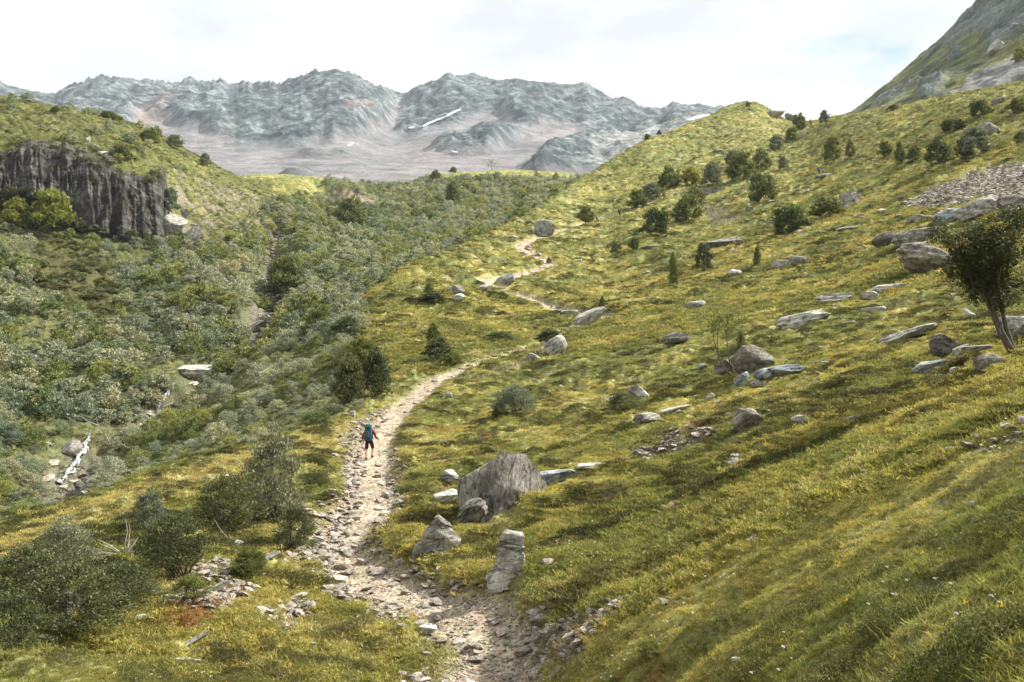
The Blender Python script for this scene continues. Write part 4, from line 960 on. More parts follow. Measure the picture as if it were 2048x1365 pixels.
# ------------------------------------------------------------------ plants
def quads_mesh(name, C, A, B, mats, slots=None, extra=None):
    """leaf quads: centre C, half axes A (length) and B (width); pointed at the tip"""
    n_ = len(C); V = np.stack([C - A, C + B * 1.0 - A * .1, C + A, C - B * 1.0 - A * .1], 1).reshape(-1, 3)
    Fi = np.arange(n_ * 4).reshape(-1, 4)
    me = mesh_np(name, V, Fi, False)
    for m_ in mats: me.materials.append(m_)
    if slots is not None: me.polygons.foreach_set('material_index', slots.astype(np.int32)); me.update()
    return me
def unit(v): return v / (np.linalg.norm(v, axis=-1, keepdims=True) + 1e-9)
def crown_mesh(name, seed, n_clumps, n_leaves, leaf, mat, shape='mound', aspect=1.0, flat=0.0):
    """foliage of a shrub 1 high and 1 wide; leaves gathered in clumps on uneven branches"""
    r = np.random.default_rng(seed)
    th = r.uniform(0, 2 * math.pi, n_clumps); h = r.uniform(0.08, 1, n_clumps) ** .8
    if shape == 'mound': rad = .47 * np.sqrt(np.clip(1 - (h * .98) ** 2.2, .02, 1))
    elif shape == 'upright': rad = .40 * np.clip(np.sin(math.pi * (h * .8 + .18)), .1, 1) ** .8
    elif shape == 'crown': h = .32 + .68 * h; rad = .48 * np.sqrt(np.clip(1 - ((h - .62) / .40) ** 2, .03, 1))
    else: rad = .45 * np.ones(n_clumps)
    lob = 1 + .30 * np.sin(th * 3 + r.uniform(0, 6)) * np.sin(h * 5 + r.uniform(0, 6)) + .15 * r.normal(size=n_clumps)
    fill = r.uniform(.3, 1, n_clumps) ** .45
    cc = np.stack([rad * lob * fill * np.cos(th), rad * lob * fill * np.sin(th), h * (1 + .10 * r.normal(size=n_clumps))], -1)
    size = r.uniform(.035, .075, n_clumps)
    k = r.integers(0, n_clumps, n_leaves); d = r.normal(size=(n_leaves, 3)) * size[k][:, None]; d[:, 2] *= .8
    C = cc[k] + d; C[:, 2] = np.abs(C[:, 2])
    outw = unit(C - np.array([0, 0, .25])); up = np.array([0, 0, 1.])
    A = unit(outw * .7 + up * (.45 - flat) + r.normal(size=(n_leaves, 3)) * .55); B = unit(np.cross(A, outw + r.normal(size=(n_leaves, 3)) * .8))
    s_ = leaf * r.uniform(.6, 1.3, n_leaves)[:, None]
    return quads_mesh(name, C, A * s_, B * s_ * .42, [mat])
def tube(P, rad, sides=5):
    """tapered tube through points P"""
    P = np.array(P, float); n_ = len(P); V = []; Fi = []
    for i in range(n_):
        t = P[min(i + 1, n_ - 1)] - P[max(i - 1, 0)]; t /= np.linalg.norm(t) + 1e-9
        a = np.cross(t, [.3, .9, .1]); a /= np.linalg.norm(a) + 1e-9; b = np.cross(t, a)
        for s_ in range(sides):
            q = 2 * math.pi * s_ / sides; V.append(P[i] + rad[i] * (math.cos(q) * a + math.sin(q) * b))
    for i in range(n_ - 1):
        for s_ in range(sides):
            e = (s_ + 1) % sides; Fi.append((i * sides + s_, i * sides + e, (i + 1) * sides + e, (i + 1) * sides + s_))
    return V, Fi
def tubes_mesh(name, lst, mat, sides=5):
    V = []; Fi = []
    for P, rad in lst:
        v, f = tube(P, rad, sides); o_ = len(V); V += v; Fi += [tuple(i + o_ for i in q) for q in f]
    me = mesh_np(name, np.array(V), np.array(Fi)); me.materials.append(mat); return me
def stems(seed, n_, spread=.38, h=.85, thick=.014, bend=.15):
    r = np.random.default_rng(seed); out = []
    for _ in range(n_):
        a = r.uniform(0, 6.28); R = spread * r.uniform(.3, 1); H = h * r.uniform(.6, 1)
        b0 = np.array([r.normal() * .03, r.normal() * .03, -.05]); e = np.array([R * math.cos(a), R * math.sin(a), H])
        P = [b0]; 
        for t in (.25, .5, .75, 1): P.append(b0 * (1 - t) + e * t + np.array([r.normal(), r.normal(), 0]) * bend * .25 + np.array([0, 0, -bend * math.sin(math.pi * t) * .3]))
        out.append((P, [thick, thick * .8, thick * .6, thick * .4, thick * .15]))
        for _k in range(2):
            s_ = P[2 + _k]; q = s_ + np.array([r.normal() * .13, r.normal() * .13, r.uniform(.08, .25)]); out.append(([s_, (s_ + q) / 2 + r.normal(size=3) * .01, q], [thick * .4, thick * .3, thick * .1]))
    return out
M_WILLOW = leaf_material('willow_leaves', (.10, .12, .075), (.25, .28, .20), .25)
M_ALDER = leaf_material('alder_leaves', (.075, .10, .028), (.21, .24, .075), .35)
M_DARKLEAF = leaf_material('dark_shrub_leaves', (.048, .062, .028), (.15, .17, .075), .3)
M_MIDLEAF = leaf_material('shrub_leaves', (.065, .085, .032), (.20, .235, .09), .35)
M_BRIGHT = leaf_material('bright_alder_leaves', (.12, .15, .025), (.27, .29, .07), .4)
M_BARK = plain('bark', (.085, .07, .055), .9, .4, 12)
M_GREYWOOD = plain('bleached_wood', (.34, .31, .27), .8, .3, 12)
# stuff versions take their tone from where they grow
S_WILLOW = leaf_material('thicket_willow', (.13, .15, .10), (.36, .39, .29), .25, True)
S_ALDER = leaf_material('thicket_alder', (.09, .115, .04), (.26, .29, .11), .35, True)
far_w = [crown_mesh('far_willow', 10 + i, 34, 950, .058, S_WILLOW, 'mound') for i in range(5)]
far_a = [crown_mesh('far_alder', 20 + i, 32, 900, .060, S_ALDER, ('mound', 'upright')[i % 2]) for i in range(3)]
near_w = [crown_mesh('near_willow', 30 + i, 64, 3400, .030, S_WILLOW, 'mound') for i in range(3)]
near_a = [crown_mesh('near_alder', 40 + i, 60, 3200, .032, S_ALDER, 'mound') for i in range(2)]
n_b = 19000
dens = BZf * SEEN * (1 - .96 * np.exp(-(DS / 2.8) ** 2)) * np.where(RG > 0, 1, 0)
heathmask = inpoly(UU, VV, DARKHEATH) & (RG > 100); dens = dens * np.where(heathmask, 1.1, 1)
dens = dens * (.25 + .75 * sstep(-.30, .05, fbm(X / 14, Y / 14, 3, 331)))
for poly in ([(350,735),(445,738),(440,765),(345,765)], [(95,870),(215,850),(215,900),(170,1000),(80,1010)], [(480,630),(550,630),(520,680),(470,690)], [(640,385),(755,385),(755,412),(640,405)], [(520,340),(790,340),(790,372),(700,385),(520,375)]):
    dens = dens * np.where(inpoly(UU, VV, poly) & (RG > 60), .4 if poly[0][0] in (95,) else .15, 1)
# cliff shows free; sparse scrub on the hill brow and in the knoll gully
edge_c = ((UU < 360) & (VV > 275) & (VV < 345) & (RG > 226) & (RG < 262)); dens += edge_c * .16
dens += ((UU < 540) & (VV < 345) & (RG > 235) & (RG < 330)) * .035 * OPEN
dens = dens * np.clip(RG / 70, .6, 10) ** -.35
P, gi_, gj_ = sample(dens, n_b, 333); r_b = np.hypot(P[:, 0], P[:, 1])
nn = fbm(P[:, 0] / 11, P[:, 1] / 11, 3, 335) + .25 * np.random.default_rng(4).normal(size=n_b)
isw = nn > -.16
lod = r_b < 105
idx = np.where(isw, np.where(lod, 100, 0), np.where(lod, 200, 50))
rr4 = np.random.default_rng(336)
# prototypes in name order: far willow 0-4, far alder 5-7, near willow 8-10, near alder 11-12
idn = np.where(isw & ~lod, rr4.integers(0, 5, n_b), np.where(~isw & ~lod, 5 + rr4.integers(0, 3, n_b), np.where(isw, 8 + rr4.integers(0, 3, n_b), 11 + rr4.integers(0, 2, n_b))))
W_ = (1.1 + 2.4 * rr4.uniform(0, 1, n_b) ** 2.0) * np.clip(r_b / 110, .62, 1.15); H_ = W_ * rr4.uniform(.45, .8, n_b) * np.where(isw, 1, 1.15)
lowm = heathmask[gi_, gj_]; H_ = np.where(lowm, H_ * .4, H_)
nearcrest = r_b < 66; H_ = np.where(nearcrest, H_ * .7, H_)
tw = fbm(P[:, 0] / 30, P[:, 1] / 30, 3, 337)[:, None] + .3 * rr4.normal(size=(n_b, 1))
tint = np.clip(np.array([1.15, 1.15, 1.12]) + tw * np.array([.55, .40, .40]), .45, 1.5)
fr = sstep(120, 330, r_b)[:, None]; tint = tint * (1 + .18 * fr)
tint = np.where(lowm[:, None], tint * np.array([.62, .60, .42]), tint)
P[:, 2] -= .12
# scrub on the rim, the foot and the ledges of the cliff
n_c = 210; ci_ = rr4.integers(2, nc - 2, n_c); zone_ = rr4.uniform(0, 1, n_c); sj = np.where(zone_ < .5, rr4.uniform(.88, 1.0, n_c), np.where(zone_ < .85, rr4.uniform(-.02, .12, n_c), rr4.uniform(.2, .85, n_c)))
cj_ = np.clip(((sj + .30) / 1.36 * (nv_ - 1)).astype(int), 0, nv_ - 1); PC = np.stack([CX[ci_, cj_], CY[ci_, cj_], zc[ci_, cj_]], -1); PC[:, 2] -= .3
P = np.concatenate([P, PC]); W_ = np.concatenate([W_, np.where(zone_ < .85, rr4.uniform(.9, 2.6, n_c), rr4.uniform(.5, 1.1, n_c))]); H_ = np.concatenate([H_, rr4.uniform(.7, 1.5, n_c)])
idn = np.concatenate([idn, rr4.integers(4, 8, n_c)]); tint = np.concatenate([tint, np.clip(.75 + .25 * rr4.normal(size=(n_c, 1)), .4, 1.1) * np.array([[.95, .95, .75]])]); n_b += n_c
o = scatter('thicket', far_w + far_a + near_w + near_a, P, np.stack([rr4.normal(size=n_b) * .12, rr4.normal(size=n_b) * .12, rr4.uniform(0, 6.28, n_b)], -1), np.stack([W_, W_, H_], -1), idn, tint)
tag(o, 'dense grey green willow and alder scrub filling the gully and the slope behind it', 'shrubs', kind='stuff')

# individual shrubs: photo pixel of the foot, width, height, kind, label
LODS = [(60, 90, 8500, .023), (140, 90, 6500, .036), (999, 80, 3600, .055)]
_cm = {}
def crown_for(kind, r, var, shape):
    k = next(i for i, l in enumerate(LODS) if r < l[0]); key = (kind, k, var, shape)
    if key not in _cm:
        mt = {'w': M_WILLOW, 'a': M_ALDER, 'd': M_MIDLEAF if k == 2 else M_DARKLEAF, 'b': M_BRIGHT}[kind]
        _cm[key] = crown_mesh('foliage', 700 + hash(key) % 97 if False else 700 + k * 31 + var * 7 + ord(kind), LODS[k][1], LODS[k][2], LODS[k][3], mt, shape)
    return _cm[key]
_sm = [tubes_mesh('stem', stems(750 + i, 12), M_BARK, 4) for i in range(3)]
SHR = [
 (1582,468,78,62,'d','mound','large round dark green bush on the upper meadow, left of the twin pair'),
 (1652,438,66,38,'a','mound','low round yellow green bush right of the large round dark bush'),
 (1526,408,56,58,'a','mound','egg shaped green bush above the flat topped boulder'),
 (1312,474,62,54,'d','mound','round dark bush beside the upper trail, with the clump to its right'),
 (1375,450,68,52,'a','mound','light green bush just right of the round dark bush by the trail'),
 (1390,412,46,42,'d','upright','dark bush rising behind the light green one, left of the flat boulder'),
 (1340,378,52,42,'a','mound','green bush at the left end of the row above the flat topped boulder'),
 (1382,374,44,34,'b','mound','pale yellow green bush second in the row above the flat boulder'),
 (1424,372,46,46,'w','mound','grey green bush in the middle of the row above the flat boulder'),
 (1482,362,64,52,'a','mound','broad bright bush behind the egg shaped bush'),
 (1466,338,40,32,'w','mound','grey green bush above the broad bright bush'),
 (1522,342,40,38,'d','mound','dark green round bush right of the broad bright bush'),
 (1566,342,24,26,'w','upright','small open bush at the end of the narrow gully'),
 (1553,302,30,28,'w','mound','grey bush on the left side of the narrow gully'),
 (1584,286,28,28,'a','mound','green bush in the middle of the narrow gully'),
 (1600,262,30,30,'d','upright','dark upright bush under the saddle of the ridge'),
 (1648,250,22,26,'w','upright','small open tree on the ridge right of the saddle'),
 (1512,384,30,34,'d','upright','narrow dark bush touching the egg shaped bush on its left'),
 (1275,418,46,34,'a','mound','low bush on the steep green slope behind the far hikers'),
 (1302,402,44,32,'w','mound','grey green bush on the steep slope above the far hikers'),
 (1172,450,38,34,'a','mound','light bush just left of the far hikers'),
 (1408,545,38,50,'d','mound','dark upright bush with a shadowed foot, centre right'),
 (1347,573,24,64,'a','upright','slim tall green sapling bush left of the dark upright bush'),
 (1515,533,17,42,'a','upright','slim small sapling by the square grey rock'),
 (1231,511,24,24,'d','mound','little dark bush on the yellow slope right of the trail bend'),
 (1268,504,22,26,'a','mound','little light bush next to the little dark one'),
 (1098,528,12,12,'d','mound','tiny bush at the end of the upper trail stretch'),
 (1204,622,16,26,'d','upright','tiny dark sapling standing by the trail boulder'),
 (1665,326,38,48,'a','mound','dark upright shrub on the shaded slope, left of its smaller twin'),
 (1700,316,22,32,'d','upright','smaller dark shrub right of the dark upright one on the shaded slope'),
 (1800,330,26,40,'a','upright','narrow shrub at the left end of the hedge like row'),
 (1828,326,30,30,'d','mound','dark shrub second from the left in the hedge like row'),
 (1878,334,52,46,'d','mound','dark broad bush in the middle of the hedge like row'),
 (1925,322,34,34,'a','mound','small green bush between the two biggest bushes of the row'),
 (1952,318,62,50,'w','mound','largest grey green bush at the right end of the row'),
 (1770,318,30,26,'a','mound','low green scrub left of the hedge like row'),
 (1960,236,40,30,'d','mound','dark shrub on the upper right slope above the brown grey boulder'),
 (1905,264,50,24,'d','mound','low spreading dark shrub left of the brown grey boulder'),
 (2036,228,40,26,'a','mound','green shrub at the right edge above the boulder'),
 (2042,292,24,24,'d','mound','dark shrub cut by the right edge of the picture'),
 (1786,222,22,10,'d','mound','small flat dark shrub on the grassy crest below the mountainside'),
 (2040,130,26,30,'b','mound','bright bush at the right edge on the mountain scree'),
 (1030,832,88,50,'w','mound','low feathery bush in the open meadow above the great boulder'),
 (1000,838,40,22,'d','mound','dark foot of heath left of the low feathery bush'),
 (875,722,58,36,'d','mound','dark bush beside the trail where it narrows'),
 (868,690,30,34,'a','upright','green sapling bush behind the dark bush where the trail narrows'),
 (905,735,40,24,'a','mound','leafy low bush at the bend where the trail narrows'),
 (866,610,60,20,'d','mound','flat dark juniper on the slope left of the pale rock'),
 (858,588,22,24,'a','upright','tiny sapling above the flat dark juniper'),
 (752,800,66,78,'d','mound','tall dark shrub left of the trail above the hiker'),
 (700,808,70,80,'d','mound','dark open shrub left of the tall dark shrub above the hiker'),
 (725,745,60,60,'a','mound','green shrub above the tall dark shrub'),
 (640,682,62,58,'a','mound','round green bush on the spur between gully and meadow'),
 (690,690,50,40,'d','mound','dark shrub under the overhanging turf on the spur'),
 (1000,682,50,14,'d','mound','flat dark heath on the slope above the line of stones'),
 (1100,690,60,24,'d','mound','grassy heath clump above the leaning grey boulder'),
 (1482,750,30,70,'d','upright','leafy dark shoots between the two dark brown rocks'),
 (1245,830,62,34,'d','mound','brownish heath clump in front of the pointed grey boulder'),
 (102,475,92,78,'b','mound','big bright yellow green alder at the foot of the dark cliff'),
 (32,462,60,46,'b','mound','bright alder at the left edge below the cliff'),
 (20,425,60,38,'a','mound','dark green bush above the bright alders at the left edge'),
 (212,400,30,26,'a','mound','bush growing on a ledge of the dark cliff'),
 (246,330,40,34,'d','mound','dark bush hanging over the brow of the cliff'),
 (340,410,36,50,'w','mound','grey green bush at the right corner of the cliff'),
 (218,238,34,16,'d','mound','dark bush on the skyline of the left hill'),
 (110,226,18,10,'d','mound','small dark bush on the skyline at the far left'),
 (240,243,12,8,'d','mound','tiny bush right of the dark one on the left skyline'),
 (300,290,40,26,'d','mound','dark shrubs on the grassy flank of the left hill'),
 (348,300,34,26,'w','mound','grey shrubs near the edge of the left hill'),
 (410,335,26,26,'w','upright','open shrub at the crest of the left hill, furthest right'),
 (572,605,80,80,'a','mound','dark green alder dome at the head of the gully'),
 (700,455,70,56,'a','mound','darker alder dome in the middle of the pale willow slope'),
 (905,410,36,46,'d','upright','dark conical bush on the willow slope'),
 (870,366,24,22,'d','mound','dark bush on the skyline of the willow hill'),
 (906,345,16,12,'d','mound','small dark bush on the crest left of the lone tree'),
 (1294,280,14,12,'d','mound','small dark bush on the skyline slope, lower of the two'),
 (1318,268,10,10,'d','mound','tiny bush on the skyline slope, upper of the two'),
 (1496,215,12,10,'w','upright','tiny shrub on the left top of the grassy knoll'),
 (1590,220,18,14,'w','upright','open shrub on the right top of the grassy knoll'),
 (550,1055,130,150,'w','upright','tall open willow at the left of the trail bend'),
 (590,1105,84,76,'d','mound','willow bush in front of the tall open willow'),
 (450,1075,120,96,'d','mound','dark willow bush left of the tall open willow'),
 (350,1175,120,110,'d','crown','gnarled shrub with bare twisted stems in the lower left'),
 (300,1070,60,60,'w','mound','small willow behind the gnarled shrub'),
 (240,1225,140,70,'d','mound','spreading willow in front of the gnarled shrub'),
 (130,1145,110,80,'w','mound','upright willow at the left edge, above the big thicket'),
 (60,1215,150,80,'d','mound','dark willow forming the left of the big lower left thicket'),
 (150,1290,170,110,'d','mound','dark low bush in front of the big lower left thicket'),
 (20,1300,130,90,'d','mound','dark bush cut by the left edge near the bottom'),
 (500,1165,70,50,'a','mound','small green bush right of the gnarled shrub'),
 (380,1210,80,44,'a','mound','low green bush between the gnarled shrub and the rusty mound'),
 (640,975,40,22,'d','mound','low dark heath left of the trail below the hiker'),
 (1300,1330,60,30,'a','mound','leafy herb clump at the bottom right of the stony bank'),
]
def shrub(u, v, wp, hp, kind, shape, lab, name='shrub'):
    p, r = hit(u, v) if not (u == 2040 and v == 130) else hit_b(u, v)
    if 0 <= u <= 352 and 345 < v < 420 and r > 200: p = p * .985
    az_ = math.atan2(p.x, p.y); fs = .94 if r > 100 else 1.04; W = wp * r / F * fs; H = hp * r / F * fs
    back = Vector((p.x, p.y, 0)).normalized() * W * .3; q = p + back
    q.z = min(float(ground_z(q.x, q.y)), p.z + H * .25) if not (u == 2040 and v == 130) else p.z
    o = bpy.data.objects.new(name, None); COL.objects.link(o); o.location = q; o.rotation_euler = (0, 0, R_.uniform(0, 6.28)); o.scale = (W, W, H)
    tag(o, lab, 'bush')
    c = link('foliage', crown_for(kind, r, R_.randint(0, 1), shape), None, o)
    if r < 140: link('stem', _sm[R_.randint(0, 2)], None, o)
    return o
for a in SHR: shrub(*a)

# ---- leaning tree at the right edge: three stems, a crown of feathery leaves
def leaf_cloud(name, ends, n_, spread, leaf, mat, seed, droop=0.1):
    r = np.random.default_rng(seed); E = np.array(ends); k = r.integers(0, len(E), n_)
    C = E[k] + r.normal(size=(n_, 3)) * spread; A = unit(r.normal(size=(n_, 3)) * np.array([1, 1, .45]) + np.array([0, 0, -droop])); B = unit(np.cross(A, np.array([0, 0, 1.]) + r.normal(size=(n_, 3)) * .5))
    s_ = leaf * r.uniform(.6, 1.3, n_)[:, None]; return quads_mesh(name, C, A * s_, B * s_ * .38, [mat])
def branch_out(start, end, seed, n_side=5, thick=.05, side_len=.6):
    r = np.random.default_rng(seed); start = np.array(start, float); end = np.array(end, float); L_ = np.linalg.norm(end - start)
    P = [start + (end - start) * t + r.normal(size=3) * .02 * L_ * math.sin(math.pi * t) for t in np.linspace(0, 1, 8)]
    out = [(P, [thick * (1 - .85 * t) for t in np.linspace(0, 1, 8)])]; ends = [P[-1], P[-2], P[-3]]
    for _ in range(n_side):
        i = r.integers(2, 7); d = r.normal(size=3); d[2] = abs(d[2]) * .7; d /= np.linalg.norm(d); e = P[i] + d * side_len * r.uniform(.5, 1.2)
        m_ = (P[i] + e) / 2 + r.normal(size=3) * .04; out.append(([P[i], m_, e], [thick * .35, thick * .22, thick * .06])); ends += [e, m_ * .4 + e * .6]
    return out, ends
p, r = hit(2030, 706); s = r / F; az_ = math.atan2(p.x, p.y)
root = bpy.data.objects.new('leaning_tree', None); COL.objects.link(root); root.location = p; root.rotation_euler = (0, 0, -az_)
tag(root, 'dark leaning tree with several stems at the right edge', 'tree')
trunks = [((0, 0, -.1), (-48 * s, .1, 130 * s)), ((.02, .05, -.1), (-20 * s, .3, 140 * s)), ((-.05, .02, -.1), (-36 * s, -.2, 110 * s))]
ends = []
for i, (a, b) in enumerate(trunks):
    r_ = np.random.default_rng(60 + i); P_ = [np.array(a) * (1 - t) + np.array(b) * t + np.array([(.10 + .03 * i) * math.sin(math.pi * t) * -1, 0, 0]) for t in np.linspace(0, 1, 7)]
    me = tubes_mesh('trunk', [(P_, [.095 - .008 * k - .012 * i for k in range(7)])], M_BARK, 8); link('trunk', me, None, root)
    top = P_[-1]; br = []
    for j in range(7):
        st_ = P_[3 + (j % 4)]; q = r_.uniform(0, 6.28); H = r_.uniform(20, 150) * s; R0 = r_.uniform(20, 95) * s
        e = top + np.array([R0 * math.cos(q) - 5 * s, R0 * math.sin(q) * .8, H - 20 * s]); o_, e_ = branch_out(st_, e, 70 + i * 9 + j, 7, .035, .42); br += o_; ends += e_
    link('limb', tubes_mesh('limb', br, M_BARK, 4), None, root)
M_TREE = leaf_material('tree_leaves', (.026, .036, .016), (.075, .09, .034), .25)
r_ = np.random.default_rng(91)
for _ in range(120):
    d = unit(r_.normal(size=3)) * r_.uniform(.3, 1) ** .5; ends.append(np.array([-28 + d[0] * 95, d[1] * 75, 160 + d[2] * 88]) * s)
link('crown', leaf_cloud('crown', ends, 24000, .105, .050, M_TREE, 77), None, root)
# ---- thin sapling in the right meadow with two curved stems
p, r = hit(1462, 752); s = r / F; az_ = math.atan2(p.x, p.y)
root = bpy.data.objects.new('sapling', None); COL.objects.link(root); root.location = p; root.rotation_euler = (0, 0, -az_)
tag(root, 'thin young tree with two curved bare stems and a small leafy top', 'tree')
st1 = [((4, 0, -4), (-14, 0, 12), (-24, 0, 34), (-26, 0, 60), (-24, 0, 88), (-18, 0, 112)), ((6, 2, -4), (-2, 2, 22), (-6, 2, 50), (-8, 2, 80), (-6, 2, 118)), ((0, 4, -4), (-20, 3, 30), (-32, 3, 66), (-34, 3, 100))]
ends = []
for q in st1:
    P_ = [np.array(a) * s for a in q]; link('stem', tubes_mesh('stem', [(P_, list(np.linspace(.035, .012, len(P_))))], M_BARK, 5), None, root); ends += [P_[-1], P_[-1] * .9 + P_[-2] * .1]
r_ = np.random.default_rng(3)
for _ in range(26): ends.append(np.array([r_.uniform(-44, 16), r_.uniform(-14, 14), r_.uniform(76, 128)]) * s)
link('crown', leaf_cloud('crown', ends, 1500, .17, .06, M_ALDER, 79), None, root)
# ---- lone tree on the skyline of the willow hill
p, r = hit(984, 342); s = r / F
root = bpy.data.objects.new('skyline_tree', None); COL.objects.link(root); root.location = p; tag(root, 'lone small tree on the crest of the willow hill against the mountains', 'tree')
link('trunk', tubes_mesh('trunk', [([np.array([0, 0, -.3]), np.array([-1, 0, 9]) * s, np.array([1, 0, 18]) * s], [.14, .1, .05])], M_BARK), None, root)
r_ = np.random.default_rng(8); link('crown', leaf_cloud('crown', [np.array([r_.normal() * 5, r_.normal() * 4, 15 + r_.normal() * 4]) * s for _ in range(22)], 420, .45, .22, M_ALDER, 81), None, root)

# ---- dead wood
def deadwood(u, v, px_lines, lab, thick, name='dead_branches', cat='dead wood'):
    p, r = hit(u, v); s = r / F; az_ = math.atan2(p.x, p.y); lst = []
    for ln in px_lines: 
        n_ = len(ln); lst.append(([np.array([a, c, b]) * s for a, b, c in ln], list(np.linspace(thick, thick * .25, n_))))
    o = link(name, tubes_mesh(name, lst, M_GREYWOOD, 5)); o.location = p; o.rotation_euler = (0, 0, -az_); tag(o, lab, cat); return o
r_ = np.random.default_rng(12)
brush = [[(-2,-6,0),(0,20,0),(4,42,1),(0,66,0)], [(2,-6,0),(6,22,-2),(8,44,-3),(6,58,-3)]]
for _ in range(22):
    a = r_.uniform(-.2, math.pi + .2); l = r_.uniform(25, 85); d = r_.uniform(-15, 15)
    brush.append([(0,-4,0), (math.cos(a) * l * .5 + r_.normal() * 3, abs(math.sin(a)) * l * .18 + 2, d * .5), (math.cos(a) * l, abs(math.sin(a)) * l * .45 + r_.uniform(-4, 6), d)])
deadwood(250, 1108, brush, 'bleached dead shrub with one upright white stem left of the gnarled shrub', .022)
deadwood(470, 1088, [[(0,0,0),(-16,14,0),(-30,32,2),(-40,50,4)], [(-2,0,0),(-8,10,0),(-12,20,0)]], 'bare leaning stick among the willows left of the trail', .014, 'bare_stick')
deadwood(222, 888, [[(0,-6,0),(-8,14,0),(-22,34,2),(-26,50,2)], [(-12,20,0),(-4,34,0),(-2,46,0)], [(0,0,0),(-14,0,0),(-26,6,0)], [(-22,34,0),(-40,42,0),(-52,52,0)]], 'white dead branches over the top of the lowest waterfall', .06)
deadwood(20, 1290, [[(0,0,0),(-12,16,0),(-26,22,0),(-44,26,0)], [(-10,12,0),(-14,30,0),(-20,44,0)], [(-4,4,0),(-20,6,0),(-40,0,0)]], 'white bare branches sticking out at the left edge', .014)
tw = []
for _ in range(14):
    x0 = r_.uniform(-80, 60); l = r_.uniform(25, 60); a = r_.uniform(.1, .9); tw.append([(x0, 0, 0), (x0 + l * .5 * math.cos(a), l * .5 * math.sin(a), r_.uniform(-3, 3)), (x0 + l * math.cos(a), l * .9 * math.sin(a), 0)])
deadwood(640, 828, tw, 'tangle of bare twigs in the scrub left of the trail above the hiker', .022)
gn = []
for _ in range(9):
    a = r_.uniform(.5, 2.6); l = r_.uniform(40, 80); gn.append([(r_.normal() * 4, -4, 0), (math.cos(a) * l * .3, l * .35, r_.normal() * 4), (math.cos(a) * l * .7, l * .6, r_.normal() * 6), (math.cos(a) * l * 1.0, l * .85, r_.normal() * 8)])
p, r = hit(368, 1165)
o = deadwood(368, 1165, gn, 'twisted dark stems of the gnarled shrub in the lower left', .026); o.data.materials.clear(); o.data.materials.append(M_BARK)

# ------------------------------------------------------------------ turf: grass, heath and herbs
def grass_mat(name, a, b_, tr=.4): return leaf_material(name, a, b_, tr, True)
G_MAT = grass_mat('grass_blades', (.75, .78, .7), (1.35, 1.25, 1.1)); H_MAT = grass_mat('heath_leaves', (.55, .6, .55), (1.25, 1.25, 1.1), .3)
def tuft(name, seed, n_, rad, h, wd, lean=.5, mat=None):
    r = np.random.default_rng(seed); a = r.uniform(0, 6.28, n_); q = rad * np.sqrt(r.uniform(0, 1, n_)); B0 = np.stack([q * np.cos(a), q * np.sin(a), np.zeros(n_) - .01], -1)
    d = r.normal(size=(n_, 3)) * lean; d[:, 2] = 1; d = unit(d); l = h * r.uniform(.45, 1.2, n_)[:, None]; sd_ = unit(np.cross(d, r.normal(size=(n_, 3)))) * wd * .5
    mid = B0 + d * l * .55; tip = B0 + d * l + np.stack([d[:, 0], d[:, 1], -.3 * np.ones(n_)], -1) * l * .25
    V = np.stack([B0 - sd_, B0 + sd_, mid + sd_ * .8, mid - sd_ * .8, tip, tip], 1)[:, :5].reshape(-1, 3)
    o_ = np.arange(n_)[:, None] * 5
    Fi = np.concatenate([o_ + [0, 1, 2], o_ + [0, 2, 3], o_ + [3, 2, 4]], 0)
    me = mesh_np(name, V, Fi, False); me.materials.append(mat or G_MAT); return me
def heath(name, seed, n_, rad, h, leaf, mat=None):
    r = np.random.default_rng(seed); a = r.uniform(0, 6.28, n_); q = np.sqrt(r.uniform(0, 1, n_)); 
    C = np.stack([rad * q * np.cos(a), rad * q * np.sin(a), h * np.sqrt(np.clip(1 - q ** 2, 0, 1)) * r.uniform(.5, 1.05, n_)], -1)
    A = unit(r.normal(size=(n_, 3)) * .8 + [0, 0, .6]); B = unit(np.cross(A, r.normal(size=(n_, 3)))); s_ = leaf * r.uniform(.6, 1.3, n_)[:, None]
    return quads_mesh(name, C, A * s_, B * s_ * .5, [mat or H_MAT])
free = (1 - np.clip(TR * 3, 0, 1)) * (1 - np.clip(SOIL * 1.3, 0, .93)) * (1 - SCREE * .97) * (1 - .75 * np.clip(sstep(np.where(S1 > 0, 1.35, 2.0), .6, D1) * (T1 < 57), 0, 1)) * np.where((Dm < 1.2) & (RG > 60), .15, 1)
def turf(name, protos, weight, n_, seed, smin, smax, gain, lab, hs=(0.7, 1.2)):
    P, i, j = sample(weight, n_, seed); r = np.random.default_rng(seed + 1); s = r.uniform(smin, smax, n_)
    keep = np.array([True] * n_)
    for a, b, w_, d_ in ROCKXY:
        keep &= ~(np.hypot((P[:, 0] - a) / (w_ * .92 + .03), (P[:, 1] - b + d_ * .2) / (d_ * 1.1 + .06)) < 1)
    c = CV[i, j] * gain * (1 + .16 * r.normal(size=(n_, 1)))
    P, s, c = P[keep], s[keep], c[keep]; n_ = len(P)
    o = scatter(name, protos, P, np.stack([r.normal(size=n_) * .15, r.normal(size=n_) * .15, r.uniform(0, 6.28, n_)], -1), np.stack([s, s, s * r.uniform(*hs, n_)], -1), r.integers(0, len(protos), n_), np.clip(c, .005, .8))
    tag(o, lab, name, kind='stuff'); return o
vis = SEEN * OPEN * free
turf('grass', [tuft('tuft', 400 + i, 44, .09, .065, .007, .8) for i in range(6)], vis * (RG > 3.5) * (RG < 30) / np.clip(RG, 5, 40) ** 1.5, 56000, 410, .7, 1.3, 1.3, 'short alpine grass covering the near slope')
